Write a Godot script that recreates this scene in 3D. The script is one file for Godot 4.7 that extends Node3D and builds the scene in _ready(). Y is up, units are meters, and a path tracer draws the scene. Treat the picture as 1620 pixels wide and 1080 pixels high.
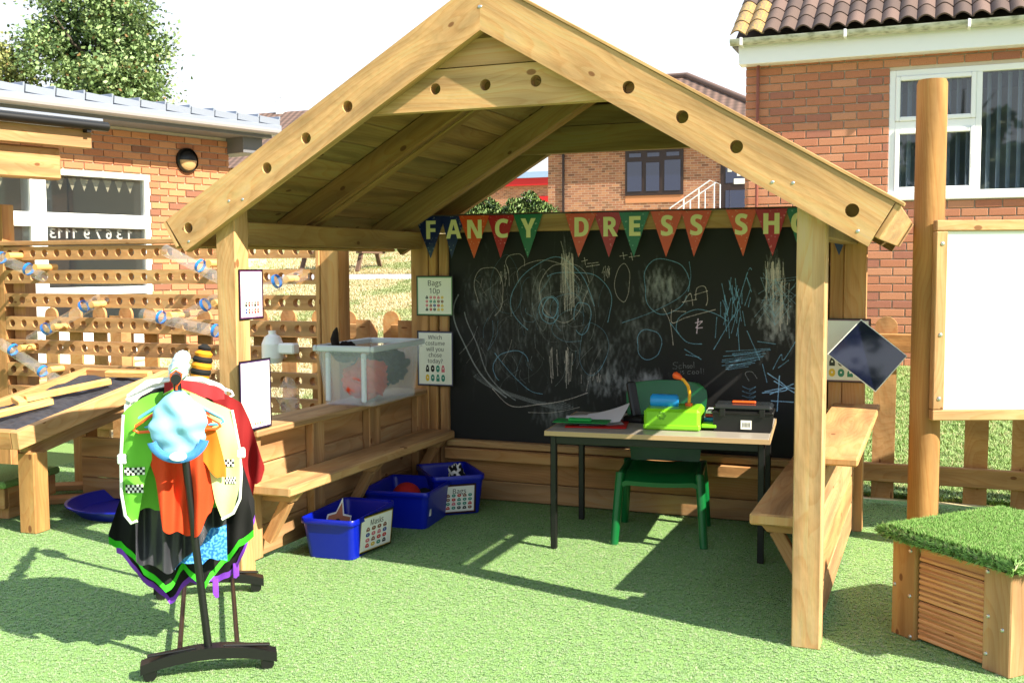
extends Node3D
# A timber play shelter set up as a dressing-up shop on artificial turf, school buildings behind.

class MB:
	var v := PackedVector3Array()
	var n := PackedVector3Array()
	var t := PackedVector2Array()
	func tri(a: Vector3, b: Vector3, c: Vector3, na: Vector3, nb: Vector3, nc: Vector3, ua := Vector2.ZERO, ub := Vector2.ZERO, uc := Vector2.ZERO):
		var face: Vector3 = (c - a).cross(b - a)
		if face.dot(na + nb + nc) < 0.0:
			v.append_array([a, c, b]); n.append_array([na, nc, nb]); t.append_array([ua, uc, ub])
		else:
			v.append_array([a, b, c]); n.append_array([na, nb, nc]); t.append_array([ua, ub, uc])
	func flat(a: Vector3, b: Vector3, c: Vector3, nn: Vector3, ua := Vector2.ZERO, ub := Vector2.ZERO, uc := Vector2.ZERO):
		tri(a, b, c, nn, nn, nn, ua, ub, uc)
	func quad(a: Vector3, b: Vector3, c: Vector3, d: Vector3, nn: Vector3, ua := Vector2.ZERO, ub := Vector2.ZERO, uc := Vector2.ZERO, ud := Vector2.ZERO):
		tri(a, b, c, nn, nn, nn, ua, ub, uc); tri(a, c, d, nn, nn, nn, ua, uc, ud)
	func squad(a, b, c, d, na, nb, nc, nd, ua := Vector2.ZERO, ub := Vector2.ZERO, uc := Vector2.ZERO, ud := Vector2.ZERO):
		tri(a, b, c, na, nb, nc, ua, ub, uc); tri(a, c, d, na, nc, nd, ua, uc, ud)
	# box with chamfered edges, grain (u) along x
	func cbox(s: Vector3, ch: float, xf := Transform3D.IDENTITY, uo := Vector2.ZERO, us := Vector2(0.7, 2.0)):
		var h = s * 0.5
		var ax = [Vector3(1, 0, 0), Vector3(0, 1, 0), Vector3(0, 0, 1)]
		var nb = xf.basis
		for a in 3:
			var b = (a + 1) % 3
			var c = (a + 2) % 3
			for sg in [-1.0, 1.0]:
				var pts = []
				var uvs = []
				for k in [[-1, -1], [1, -1], [1, 1], [-1, 1]]:
					var p = ax[a] * sg * h[a] + ax[b] * k[0] * (h[b] - ch) + ax[c] * k[1] * (h[c] - ch)
					pts.append(xf * p)
					if a == 0: uvs.append(uo + Vector2(p.y * us.x * 0.3, p.z * us.y * 0.3))
					elif a == 1: uvs.append(uo + Vector2(p.x * us.x, p.z * us.y))
					else: uvs.append(uo + Vector2(p.x * us.x, p.y * us.y + 0.37))
				quad(pts[0], pts[1], pts[2], pts[3], nb * (ax[a] * sg), uvs[0], uvs[1], uvs[2], uvs[3])
		if ch <= 0.0: return
		for a in 3:
			var b = (a + 1) % 3
			var c = (a + 2) % 3
			for sb in [-1.0, 1.0]:
				for sc in [-1.0, 1.0]:
					var p0 = ax[b] * sb * h[b] + ax[c] * sc * (h[c] - ch)
					var p1 = ax[b] * sb * (h[b] - ch) + ax[c] * sc * h[c]
					var e = ax[a] * (h[a] - ch)
					var nn = nb * ((ax[b] * sb + ax[c] * sc).normalized())
					var q = [p0 - e, p0 + e, p1 + e, p1 - e]
					var w = []
					for p in q: w.append(uo + Vector2(p.x * us.x, (p.y + p.z) * us.y))
					quad(xf * q[0], xf * q[1], xf * q[2], xf * q[3], nn, w[0], w[1], w[2], w[3])
		for sa in [-1.0, 1.0]:
			for sb in [-1.0, 1.0]:
				for sc in [-1.0, 1.0]:
					var s3 = Vector3(sa, sb, sc)
					var q = []
					for k in 3:
						var p = Vector3(sa * (h.x - ch), sb * (h.y - ch), sc * (h.z - ch))
						p[k] = s3[k] * h[k]
						q.append(xf * p)
					flat(q[0], q[1], q[2], nb * s3.normalized(), uo, uo, uo)
	# surface of revolution round y; profile of Vector2(radius, y)
	func lathe(prof: Array, seg: int, xf := Transform3D.IDENTITY, a0 := 0.0, a1 := TAU):
		for i in prof.size() - 1:
			var p: Vector2 = prof[i]
			var q: Vector2 = prof[i + 1]
			var d = (q - p)
			if d.length() < 1e-6: continue
			var nr = Vector2(d.y, -d.x).normalized()
			for k in seg:
				var t0 = a0 + (a1 - a0) * k / seg
				var t1 = a0 + (a1 - a0) * (k + 1) / seg
				var c0 = Vector3(cos(t0), 0, sin(t0))
				var c1 = Vector3(cos(t1), 0, sin(t1))
				var n0 = (xf.basis * (c0 * nr.x + Vector3.UP * nr.y)).normalized()
				var n1 = (xf.basis * (c1 * nr.x + Vector3.UP * nr.y)).normalized()
				squad(xf * (c0 * p.x + Vector3.UP * p.y), xf * (c1 * p.x + Vector3.UP * p.y), xf * (c1 * q.x + Vector3.UP * q.y), xf * (c0 * q.x + Vector3.UP * q.y), n0, n1, n1, n0, Vector2(float(k) / seg, p.y), Vector2(float(k + 1) / seg, p.y), Vector2(float(k + 1) / seg, q.y), Vector2(float(k) / seg, q.y))
	# round bar along a path
	func tube(path: Array, r, seg := 8, caps := true, squash := 1.0):
		var m = path.size()
		var up = Vector3.UP
		var rings = []
		for i in m:
			var d: Vector3 = (path[min(i + 1, m - 1)] - path[max(i - 1, 0)]).normalized()
			if abs(d.dot(up)) > 0.95: up = Vector3(1, 0, 0.2).normalized()
			var s = d.cross(up).normalized()
			var w = s.cross(d).normalized()
			up = w
			var rr: float = r[i] if r is Array else r
			var ring = []
			for k in seg:
				var an = TAU * k / seg
				ring.append([path[i] + (s * cos(an) + w * sin(an) * squash) * rr, (s * cos(an) + w * sin(an)).normalized()])
			rings.append(ring)
		for i in m - 1:
			for k in seg:
				var a = rings[i][k]
				var b = rings[i][(k + 1) % seg]
				var c = rings[i + 1][(k + 1) % seg]
				var d = rings[i + 1][k]
				squad(a[0], b[0], c[0], d[0], a[1], b[1], c[1], d[1], Vector2(i * 0.3, float(k) / seg), Vector2(i * 0.3, float(k + 1) / seg), Vector2(i * 0.3 + 0.3, float(k + 1) / seg), Vector2(i * 0.3 + 0.3, float(k) / seg))
		if caps:
			for e in [0, m - 1]:
				var nn = ((path[0] - path[1]) if e == 0 else (path[m - 1] - path[m - 2])).normalized()
				for k in seg:
					flat(path[e], rings[e][k][0], rings[e][(k + 1) % seg][0], nn)
	# smooth grid of points, rows of equal length
	func grid(g: Array, closed := false, flip := 1.0):
		var R = g.size()
		var Cn = g[0].size()
		var nr = []
		for i in R:
			var row = []
			for j in Cn:
				var du: Vector3 = g[i][(j + 1) % Cn if closed else min(j + 1, Cn - 1)] - g[i][(j - 1 + Cn) % Cn if closed else max(j - 1, 0)]
				var dv: Vector3 = g[min(i + 1, R - 1)][j] - g[max(i - 1, 0)][j]
				row.append(du.cross(dv).normalized() * flip)
			nr.append(row)
		for i in R - 1:
			for j in (Cn if closed else Cn - 1):
				var k = (j + 1) % Cn
				squad(g[i][j], g[i][k], g[i + 1][k], g[i + 1][j], nr[i][j], nr[i][k], nr[i + 1][k], nr[i + 1][j], Vector2(float(j) / Cn, float(i) / R), Vector2(float(j + 1) / Cn, float(i) / R), Vector2(float(j + 1) / Cn, float(i + 1) / R), Vector2(float(j) / Cn, float(i + 1) / R))
	# convex or plain polygon (x,y) extruded along z from z0 to z1
	func prism(poly: PackedVector2Array, z0: float, z1: float, xf := Transform3D.IDENTITY, us := Vector2(0.7, 2.0), uo := Vector2.ZERO):
		var idx = Geometry2D.triangulate_polygon(poly)
		for z in [z0, z1]:
			var nn = xf.basis * Vector3(0, 0, 1 if z == max(z0, z1) else -1)
			for k in range(0, idx.size(), 3):
				var q = []
				var w = []
				for m in 3:
					var p = poly[idx[k + m]]
					q.append(xf * Vector3(p.x, p.y, z)); w.append(uo + p * us)
				flat(q[0], q[1], q[2], nn, w[0], w[1], w[2])
		var area = 0.0
		for k in poly.size():
			var p = poly[k]
			var q = poly[(k + 1) % poly.size()]
			area += p.x * q.y - q.x * p.y
		for k in poly.size():
			var p = poly[k]
			var q = poly[(k + 1) % poly.size()]
			var d = (q - p).normalized()
			var n2 = Vector2(d.y, -d.x) * (1.0 if area > 0 else -1.0)
			var L = p.distance_to(q)
			quad(xf * Vector3(p.x, p.y, z0), xf * Vector3(q.x, q.y, z0), xf * Vector3(q.x, q.y, z1), xf * Vector3(p.x, p.y, z1), xf.basis * Vector3(n2.x, n2.y, 0), uo, uo + Vector2(L * us.x, 0), uo + Vector2(L * us.x, (z1 - z0) * us.y), uo + Vector2(0, (z1 - z0) * us.y))
	# board of quad outline (x,y plane, thickness along z) with round holes
	func holed(corner: Array, holes: Array, r: float, z0: float, z1: float, xf := Transform3D.IDENTITY, uo := Vector2.ZERO, us := Vector2(0.7, 2.0)):
		# corner: bottom-left, bottom-right, top-right, top-left (x along); holes sorted by x
		var bl: Vector2 = corner[0]; var br: Vector2 = corner[1]; var tr: Vector2 = corner[2]; var tl: Vector2 = corner[3]
		var cuts = [0.0]
		for i in holes.size() - 1: cuts.append((holes[i].x + holes[i + 1].x) * 0.5)
		cuts.append(1e9)
		for i in holes.size():
			var c: Vector2 = holes[i]
			var a0 = bl if i == 0 else Vector2(cuts[i], lerp(bl.y, br.y, (cuts[i] - bl.x) / (br.x - bl.x)))
			var a3 = tl if i == 0 else Vector2(cuts[i], lerp(tl.y, tr.y, (cuts[i] - tl.x) / (tr.x - tl.x)))
			var last = i == holes.size() - 1
			var a1 = br if last else Vector2(cuts[i + 1], lerp(bl.y, br.y, (cuts[i + 1] - bl.x) / (br.x - bl.x)))
			var a2 = tr if last else Vector2(cuts[i + 1], lerp(tl.y, tr.y, (cuts[i + 1] - tl.x) / (tr.x - tl.x)))
			var poly = [a0, a1, a2, a3]
			var ang = []
			for k in 16: ang.append(fposmod(TAU * k / 16.0, TAU))
			for p in poly: ang.append(fposmod((p - c).angle(), TAU))
			ang.sort()
			var outer = []
			var inner = []
			for an in ang:
				var d = Vector2(cos(an), sin(an))
				var best = 1e9
				for e in 4:
					var hit = Geometry2D.segment_intersects_segment(c, c + d * 50.0, poly[e] + (poly[e] - poly[(e + 1) % 4]) * 0.0005, poly[(e + 1) % 4] + (poly[(e + 1) % 4] - poly[e]) * 0.0005)
					if hit != null: best = min(best, c.distance_to(hit))
				outer.append(c + d * best); inner.append(c + d * r)
			for k in ang.size():
				var m = (k + 1) % ang.size()
				if outer[k].distance_to(outer[m]) < 1e-5: continue
				for z in [z0, z1]:
					var nn = xf.basis * Vector3(0, 0, 1 if z == max(z0, z1) else -1)
					var q = [inner[k], outer[k], outer[m], inner[m]]
					quad(xf * Vector3(q[0].x, q[0].y, z), xf * Vector3(q[1].x, q[1].y, z), xf * Vector3(q[2].x, q[2].y, z), xf * Vector3(q[3].x, q[3].y, z), nn, uo + q[0] * us, uo + q[1] * us, uo + q[2] * us, uo + q[3] * us)
				var n0 = xf.basis * Vector3(-cos(ang[k]), -sin(ang[k]), 0)
				var n1 = xf.basis * Vector3(-cos(ang[m]), -sin(ang[m]), 0)
				squad(xf * Vector3(inner[k].x, inner[k].y, z0), xf * Vector3(inner[m].x, inner[m].y, z0), xf * Vector3(inner[m].x, inner[m].y, z1), xf * Vector3(inner[k].x, inner[k].y, z1), n0, n1, n1, n0, uo, uo, uo + Vector2(0.03, 0.02), uo + Vector2(0.03, 0.02))
		var ed = [bl, br, tr, tl]
		for e in 4:
			var p: Vector2 = ed[e]
			var q: Vector2 = ed[(e + 1) % 4]
			var d = (q - p).normalized()
			quad(xf * Vector3(p.x, p.y, z0), xf * Vector3(q.x, q.y, z0), xf * Vector3(q.x, q.y, z1), xf * Vector3(p.x, p.y, z1), xf.basis * Vector3(d.y, -d.x, 0), uo + p * us, uo + q * us, uo + q * us + Vector2(0, 0.09), uo + p * us + Vector2(0, 0.09))
	func mesh() -> ArrayMesh:
		var arr = []
		arr.resize(Mesh.ARRAY_MAX)
		arr[Mesh.ARRAY_VERTEX] = v
		arr[Mesh.ARRAY_NORMAL] = n
		arr[Mesh.ARRAY_TEX_UV] = t
		var m = ArrayMesh.new()
		m.add_surface_from_arrays(Mesh.PRIMITIVE_TRIANGLES, arr)
		return m

var rng := RandomNumberGenerator.new()
var M := {}
var taken := {}

func numbered(called: String) -> String:
	if not taken.has(called):
		taken[called] = 0
		return called
	taken[called] += 1
	return "%s_%03d" % [called, taken[called]]
func tag(o, label: String, category: String, group := "", kind := ""):
	if label: o.set_meta("label", label)
	if category: o.set_meta("category", category)
	if group: o.set_meta("group", group)
	if kind: o.set_meta("kind", kind)
	return o
func thing(called: String, label: String, category: String, at := Vector3.ZERO, turn := 0.0, group := "") -> Node3D:
	var o := Node3D.new()
	o.name = numbered(called)
	add_child(o)
	o.position = at
	o.rotation_degrees.y = turn
	tag(o, label, category, group)
	return o
func obj(called: String, mesh: Mesh, mat: Material, parent = null, at := Vector3.ZERO) -> MeshInstance3D:
	var o := MeshInstance3D.new()
	o.mesh = mesh
	o.material_override = mat
	o.position = at
	if parent == null:
		o.name = numbered(called)
		add_child(o)
	else:
		o.name = called
		parent.add_child(o, true)
	return o
func structure(called: String, mesh: Mesh, mat: Material) -> MeshInstance3D:
	var o = obj(called, mesh, mat)
	o.set_meta("kind", "structure")
	return o
func duo() -> Vector2: return Vector2(rng.randf(), rng.randf())
# a timber from a to b, w sideways and h along up, its grain along it
func beam(called: String, a: Vector3, b: Vector3, w: float, h: float, mat: Material, parent, up := Vector3.UP, ch := 0.004) -> MeshInstance3D:
	if M.vars.has(mat): mat = M.vars[mat][rng.randi() % 5]
	var m := MB.new()
	var d = (b - a).normalized()
	var s = d.cross(up).normalized()
	var u = s.cross(d).normalized()
	m.cbox(Vector3(a.distance_to(b), h, w), ch, Transform3D(Basis(d, u, s), (a + b) * 0.5), duo())
	return obj(called, m.mesh(), mat, parent)
# axis-aligned timber given by two corners; grain along its longest side
func block(called: String, a: Vector3, b: Vector3, mat: Material, parent, ch := 0.004) -> MeshInstance3D:
	var s = (b - a).abs()
	var c = (a + b) * 0.5
	var k = s.max_axis_index()
	var e = Vector3.ZERO
	e[k] = s[k] * 0.5
	if k == 0: return beam(called, c - e, c + e, s.z, s.y, mat, parent, Vector3.UP, ch)
	if k == 1: return beam(called, c - e, c + e, s.x, s.z, mat, parent, Vector3(0, 0, 1), ch)
	return beam(called, c - e, c + e, s.x, s.y, mat, parent, Vector3.UP, ch)
func boxmesh(s: Vector3, ch := 0.002, at := Vector3.ZERO) -> ArrayMesh:
	var m := MB.new()
	m.cbox(s, ch, Transform3D(Basis.IDENTITY, at))
	return m.mesh()
func words(text: String, size: float, mat: Material, parent, at: Vector3, turn := 0.0, called := "lettering", bold := true, depth := 0.002, fat := 0.0):
	var tm := TextMesh.new()
	var f := SystemFont.new()
	f.font_names = PackedStringArray(["Droid Sans"])
	if bold: f.font_weight = 700
	if fat > 0.0:
		var fv := FontVariation.new()
		fv.base_font = f
		fv.variation_embolden = fat
		tm.font = fv
	else: tm.font = f
	tm.text = text
	tm.font_size = 64
	tm.pixel_size = size / 46.0
	tm.depth = depth
	var o = obj(called, tm, mat, parent, at)
	o.rotation_degrees.y = turn
	return o
func mk(c: Color, rough := 0.6, metal := 0.0) -> StandardMaterial3D:
	var m := StandardMaterial3D.new()
	m.albedo_color = c
	m.roughness = rough
	m.metallic = metal
	return m
func cloth_mat(c: Color) -> StandardMaterial3D:
	var m = mk(c, 0.85)
	m.uv1_triplanar = true
	m.uv1_scale = Vector3(9, 9, 9)
	m.normal_enabled = true
	m.normal_texture = M.weave
	m.normal_scale = 0.4
	return m
func noise_tex(freq: float, size: int, ramp: Array, seed_: int, oct := 4, normal := false, bump := 4.0) -> NoiseTexture2D:
	var fn := FastNoiseLite.new()
	fn.seed = seed_
	fn.frequency = freq
	fn.fractal_octaves = oct
	var t := NoiseTexture2D.new()
	t.width = size
	t.height = size
	t.seamless = true
	t.noise = fn
	if normal:
		t.as_normal_map = true
		t.bump_strength = bump
	elif ramp.size() > 0:
		var g := Gradient.new()
		var off = PackedFloat32Array()
		var col = PackedColorArray()
		for k in ramp:
			off.append(k[0]); col.append(k[1])
		g.offsets = off
		g.colors = col
		t.color_ramp = g
	return t

func wood_image(seed_: int, knots: int) -> Image:
	var W = 1024
	var H = 512
	var fn := FastNoiseLite.new()
	fn.seed = seed_
	fn.frequency = 1.0
	fn.fractal_octaves = 2
	var f2 := FastNoiseLite.new()
	f2.seed = seed_ + 7
	f2.frequency = 1.0
	f2.fractal_octaves = 2
	var img := Image.create(W, H, false, Image.FORMAT_RGB8)
	var r := RandomNumberGenerator.new()
	r.seed = seed_
	var kn = []
	for k in knots: kn.append([r.randf() * W, r.randf() * H, r.randf_range(7, 15)])
	for y in H:
		for x in W:
			var fx = float(x) / W
			var fy = float(y) / H
			# two samples blended so that the picture tiles along the grain
			var bl = smoothstep(0.75, 1.0, fx)
			var warp = lerp(fn.get_noise_2d(fx * 0.9, fy * 1.6), fn.get_noise_2d((fx - 1.0) * 0.9, fy * 1.6), bl)
			var dark = 0.0
			var push = 0.0
			for k in kn:
				var dx = (x - k[0]) / 2.6
				var dy = y - k[1]
				var d = sqrt(dx * dx + dy * dy)
				if d < 90.0:
					var g = exp(-d / (k[2] * 1.4))
					push += g * 1.6 * (1.0 if dy > 0 else -1.0)
					dark += smoothstep(k[2], k[2] * 0.55, sqrt(dx * dx * 4.5 + dy * dy)) * 0.8
			var rings = fy * 16.0 + warp * 5.0 + push
			var saw = rings - floor(rings)
			var ring = pow(saw, 2.2) * smoothstep(1.0, 0.9, saw)
			var fine = lerp(f2.get_noise_2d(fx * 9.0, fy * 150.0), f2.get_noise_2d((fx - 1.0) * 9.0, fy * 150.0), bl)
			var tone = lerp(f2.get_noise_2d(fx * 1.5 + 40, fy * 5.0), f2.get_noise_2d((fx - 1.0) * 1.5 + 40, fy * 5.0), bl)
			var c = Color(0.97, 0.94, 0.87).lerp(Color(0.84, 0.71, 0.54), clamp(ring * 0.42 + fine * 0.26 + 0.08, 0, 1))
			c = c * (1.0 + tone * 0.22)
			c = c.lerp(Color(0.46, 0.30, 0.17), clamp(dark, 0, 0.6))
			img.set_pixel(x, y, c)
	img.generate_mipmaps()
	return img
func wood(c: Color, tex, rough := 0.86) -> StandardMaterial3D:
	var m = mk(c, rough)
	m.albedo_texture = tex
	m.normal_enabled = true
	m.normal_texture = M.grain_bump
	m.normal_scale = 0.2
	return m

func make_materials():
	var w1 = ImageTexture.create_from_image(wood_image(11, 3))
	var w2 = ImageTexture.create_from_image(wood_image(29, 6))
	M.grain_bump = noise_tex(0.03, 256, [], 5, 4, true, 3.0)
	M.weave = noise_tex(0.12, 256, [], 15, 3, true, 5.0)
	M.pine = wood(Color(0.77, 0.625, 0.465), w1)
	M.pine2 = wood(Color(0.72, 0.565, 0.415), w2)
	M.pine3 = wood(Color(0.745, 0.595, 0.44), w2)
	M.peg = wood(Color(0.74, 0.58, 0.43), w1)
	M.shaded_greenpine = wood(Color(0.54, 0.46, 0.31), w2)  # greenish stain, darkened further to paint in the shade under the roof
	M.shaded_greenpine2 = wood(Color(0.60, 0.49, 0.33), w1)
	M.shaded_greenpine3 = wood(Color(0.57, 0.45, 0.29), w2)
	M.picket = wood(Color(0.74, 0.58, 0.41), w1)
	M.pole = wood(Color(0.67, 0.52, 0.33), w2)
	M.deck = wood(Color(0.80, 0.60, 0.43), w1)
	M.oldwood = wood(Color(0.42, 0.34, 0.31), w1)
	# boards differ a little in tone from one to the next
	M.vars = {}
	for k in ['pine', 'pine2', 'pine3', 'peg', 'shaded_greenpine', 'shaded_greenpine2', 'shaded_greenpine3', 'picket']:
		var base: StandardMaterial3D = M[k]
		var list = [base]
		for q in [[1.05, 1.04, 1.02], [0.94, 0.95, 0.97], [0.98, 0.94, 0.88], [0.95, 0.97, 1.0]]:
			var d: StandardMaterial3D = base.duplicate()
			d.albedo_color = Color(base.albedo_color.r * q[0], base.albedo_color.g * q[1], base.albedo_color.b * q[2])
			list.append(d)
		M.vars[base] = list
	M.bark = mk(Color(0.34, 0.30, 0.26), 0.95)
	M.dowel = wood(Color(0.93, 0.76, 0.50), w1)
	M.board = null
	M.white = mk(Color(0.94, 0.94, 0.94), 0.35)
	M.upvc = mk(Color(0.90, 0.91, 0.92), 0.3)
	M.paper = mk(Color(0.90, 0.90, 0.86), 0.25)
	M.blacklam = mk(Color(0.05, 0.045, 0.05), 0.4)
	M.ink = mk(Color(0.06, 0.06, 0.07), 0.5)
	M.black = mk(Color(0.035, 0.035, 0.04), 0.45)
	M.blackrack = mk(Color(0.06, 0.06, 0.065), 0.42)
	M.steel = mk(Color(0.75, 0.75, 0.75), 0.35, 0.9)
	M.brownbar = mk(Color(0.20, 0.14, 0.12), 0.4, 0.3)
	M.bluebox = mk(Color(0.02, 0.10, 0.62), 0.32)
	M.bluetray = mk(Color(0.03, 0.09, 0.58), 0.4)
	M.green_plastic = mk(Color(0.02, 0.37, 0.17), 0.32)
	M.lime = mk(Color(0.48, 0.76, 0.13), 0.35)
	M.sky_plastic = mk(Color(0.13, 0.58, 0.86), 0.35)
	M.orange_plastic = mk(Color(0.95, 0.36, 0.13), 0.35)
	M.yellow_plastic = mk(Color(0.93, 0.63, 0.10), 0.35)
	M.red_plastic = mk(Color(0.75, 0.08, 0.07), 0.35)
	M.ring = mk(Color(0.18, 0.50, 0.86), 0.35)
	M.laminate = mk(Color(0.60, 0.57, 0.53), 0.35)
	M.bunt_string = mk(Color(0.3, 0.3, 0.3), 0.8)
	M.cream_letter = mk(Color(0.87, 0.84, 0.62), 0.5)
	var gl = mk(Color(0.95, 0.97, 1.0, 0.07), 0.05)
	gl.transparency = BaseMaterial3D.TRANSPARENCY_ALPHA
	gl.cull_mode = BaseMaterial3D.CULL_DISABLED
	M.clear = gl
	var tubm = mk(Color(0.88, 0.92, 0.97, 0.20), 0.3)
	tubm.transparency = BaseMaterial3D.TRANSPARENCY_ALPHA
	tubm.cull_mode = BaseMaterial3D.CULL_DISABLED
	M.tub = tubm
	var win = mk(Color(0.20, 0.25, 0.28, 0.2), 0.02)
	win.transparency = BaseMaterial3D.TRANSPARENCY_ALPHA
	win.metallic_specular = 0.9
	M.window = win
	M.dark_room = mk(Color(0.74, 0.72, 0.66), 0.9)
	# ground
	M.turf = mk(Color(0.53, 0.66, 0.42), 0.9)
	M.turf.albedo_texture = noise_tex(0.22, 1024, [[0.0, Color(0.62, 0.70, 0.54)], [0.45, Color(0.86, 0.90, 0.80)], [0.7, Color(0.95, 0.97, 0.90)], [1.0, Color(1, 1, 0.96)]], 3, 3)
	M.turf.normal_enabled = true
	M.turf.normal_texture = noise_tex(0.25, 512, [], 6, 3, true, 8.0)
	M.turf.normal_scale = 0.35
	M.turf.uv1_world_triplanar = true
	M.turf.uv1_triplanar = true
	M.turf.uv1_scale = Vector3(0.8, 0.8, 0.8)
	var bl := mk(Color(1, 1, 1), 0.62)
	bl.vertex_color_use_as_albedo = true
	bl.cull_mode = BaseMaterial3D.CULL_DISABLED
	bl.backlight_enabled = true
	bl.backlight = Color(0.12, 0.22, 0.05)
	M.blade = bl
	M.field = mk(Color(1, 1, 1), 0.95)
	M.field.albedo_texture = noise_tex(0.012, 1024, [[0.0, Color(0.45, 0.54, 0.30)], [0.32, Color(0.60, 0.62, 0.40)], [0.45, Color(0.78, 0.72, 0.55)], [0.75, Color(0.84, 0.77, 0.62)], [1.0, Color(0.78, 0.70, 0.54)]], 9, 6)
	M.field.uv1_triplanar = true
	M.field.uv1_world_triplanar = true
	M.field.uv1_scale = Vector3(0.11, 0.11, 0.11)
	M.tarmac = mk(Color(0.62, 0.61, 0.63), 0.9)
	M.mortar = mk(Color(0.78, 0.73, 0.66), 0.95)
	var bt = noise_tex(0.09, 256, [[0.0, Color(0.72, 0.70, 0.70)], [0.5, Color(0.95, 0.93, 0.92)], [1.0, Color(1, 1, 1)]], 21)
	M.brick = []
	for c in [Color(0.72, 0.48, 0.37), Color(0.75, 0.52, 0.40), Color(0.69, 0.45, 0.35), Color(0.77, 0.55, 0.43), Color(0.65, 0.43, 0.36)]:
		var m = mk(c, 0.92)
		m.albedo_texture = bt
		m.uv1_triplanar = true
		m.uv1_world_triplanar = true
		m.uv1_scale = Vector3(5, 5, 5)
		M.brick.append(m)
	M.brick2 = []
	for c in [Color(0.74, 0.50, 0.36), Color(0.78, 0.55, 0.39), Color(0.70, 0.46, 0.33), Color(0.56, 0.38, 0.30), Color(0.80, 0.58, 0.43)]:
		var m = mk(c, 0.92)
		m.albedo_texture = bt
		m.uv1_triplanar = true
		m.uv1_world_triplanar = true
		m.uv1_scale = Vector3(5, 5, 5)
		M.brick2.append(m)
	# far brickwork: courses too small to tell apart, as a print of courses
	var bi := Image.create(256, 256, false, Image.FORMAT_RGB8)
	bi.fill(Color(0.66, 0.58, 0.50))
	var rb := RandomNumberGenerator.new()
	rb.seed = 4
	for row in 16:
		for k in 9:
			var x0 = k * 32 + (16 if row % 2 == 1 else 0) - 16
			var c = Color(0.66, 0.47, 0.34).lerp(Color(0.56, 0.37, 0.28), rb.randf())
			if rb.randf() < 0.12: c = c * 0.8
			bi.fill_rect(Rect2i(x0 + 1, row * 16 + 2, 30, 13), c)
	bi.generate_mipmaps()
	M.farbrick = mk(Color(1, 1, 1), 0.95)
	M.farbrick.albedo_texture = ImageTexture.create_from_image(bi)
	M.farbrick.uv1_scale = Vector3(1, 1, 1)
	M.tile = []
	var speck = noise_tex(0.16, 256, [[0.0, Color(0.6, 0.55, 0.55)], [0.55, Color(0.86, 0.84, 0.84)], [0.8, Color(1, 0.98, 0.96)], [1.0, Color(1, 1, 1)]], 31)
	var lichen = noise_tex(0.05, 256, [[0.0, Color(0.38, 0.33, 0.30)], [0.45, Color(0.46, 0.39, 0.35)], [0.52, Color(0.66, 0.54, 0.28)], [0.7, Color(0.72, 0.57, 0.26)], [1.0, Color(0.60, 0.50, 0.36)]], 33)
	for c in [Color(0.44, 0.37, 0.34), Color(0.49, 0.41, 0.38), Color(0.39, 0.33, 0.31), Color(0.98, 0.98, 0.98)]:
		var m = mk(c, 0.9)
		m.albedo_texture = speck if c.r < 0.9 else lichen
		m.uv1_triplanar = true
		m.uv1_scale = Vector3(4, 4, 4)
		M.tile.append(m)
	M.zinc = mk(Color(0.56, 0.59, 0.65), 0.45, 0.3)
	M.greypaint = mk(Color(0.42, 0.42, 0.44), 0.6)
	M.brownframe = mk(Color(0.16, 0.10, 0.09), 0.5)
	M.paper2 = mk(Color(0.88, 0.88, 0.90), 0.6)
	M.paper2.cull_mode = BaseMaterial3D.CULL_DISABLED
	M.skytint_glass = mk(Color(0.10, 0.13, 0.24), 0.06)  # opaque far panes, the blue sky they mirror put into the colour
	M.skytint_glass.metallic_specular = 0.9
	var ti := Image.create(128, 128, false, Image.FORMAT_RGB8)
	for y in 128:
		for x in 128:
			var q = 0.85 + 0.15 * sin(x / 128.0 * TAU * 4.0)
			if y % 32 < 5: q *= 0.8  # shade line below each tile course, painted into the print
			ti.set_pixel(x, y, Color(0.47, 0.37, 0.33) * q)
	ti.generate_mipmaps()
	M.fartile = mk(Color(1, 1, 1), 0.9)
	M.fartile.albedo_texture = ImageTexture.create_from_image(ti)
	M.redfascia = mk(Color(0.70, 0.07, 0.08), 0.5)

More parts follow.
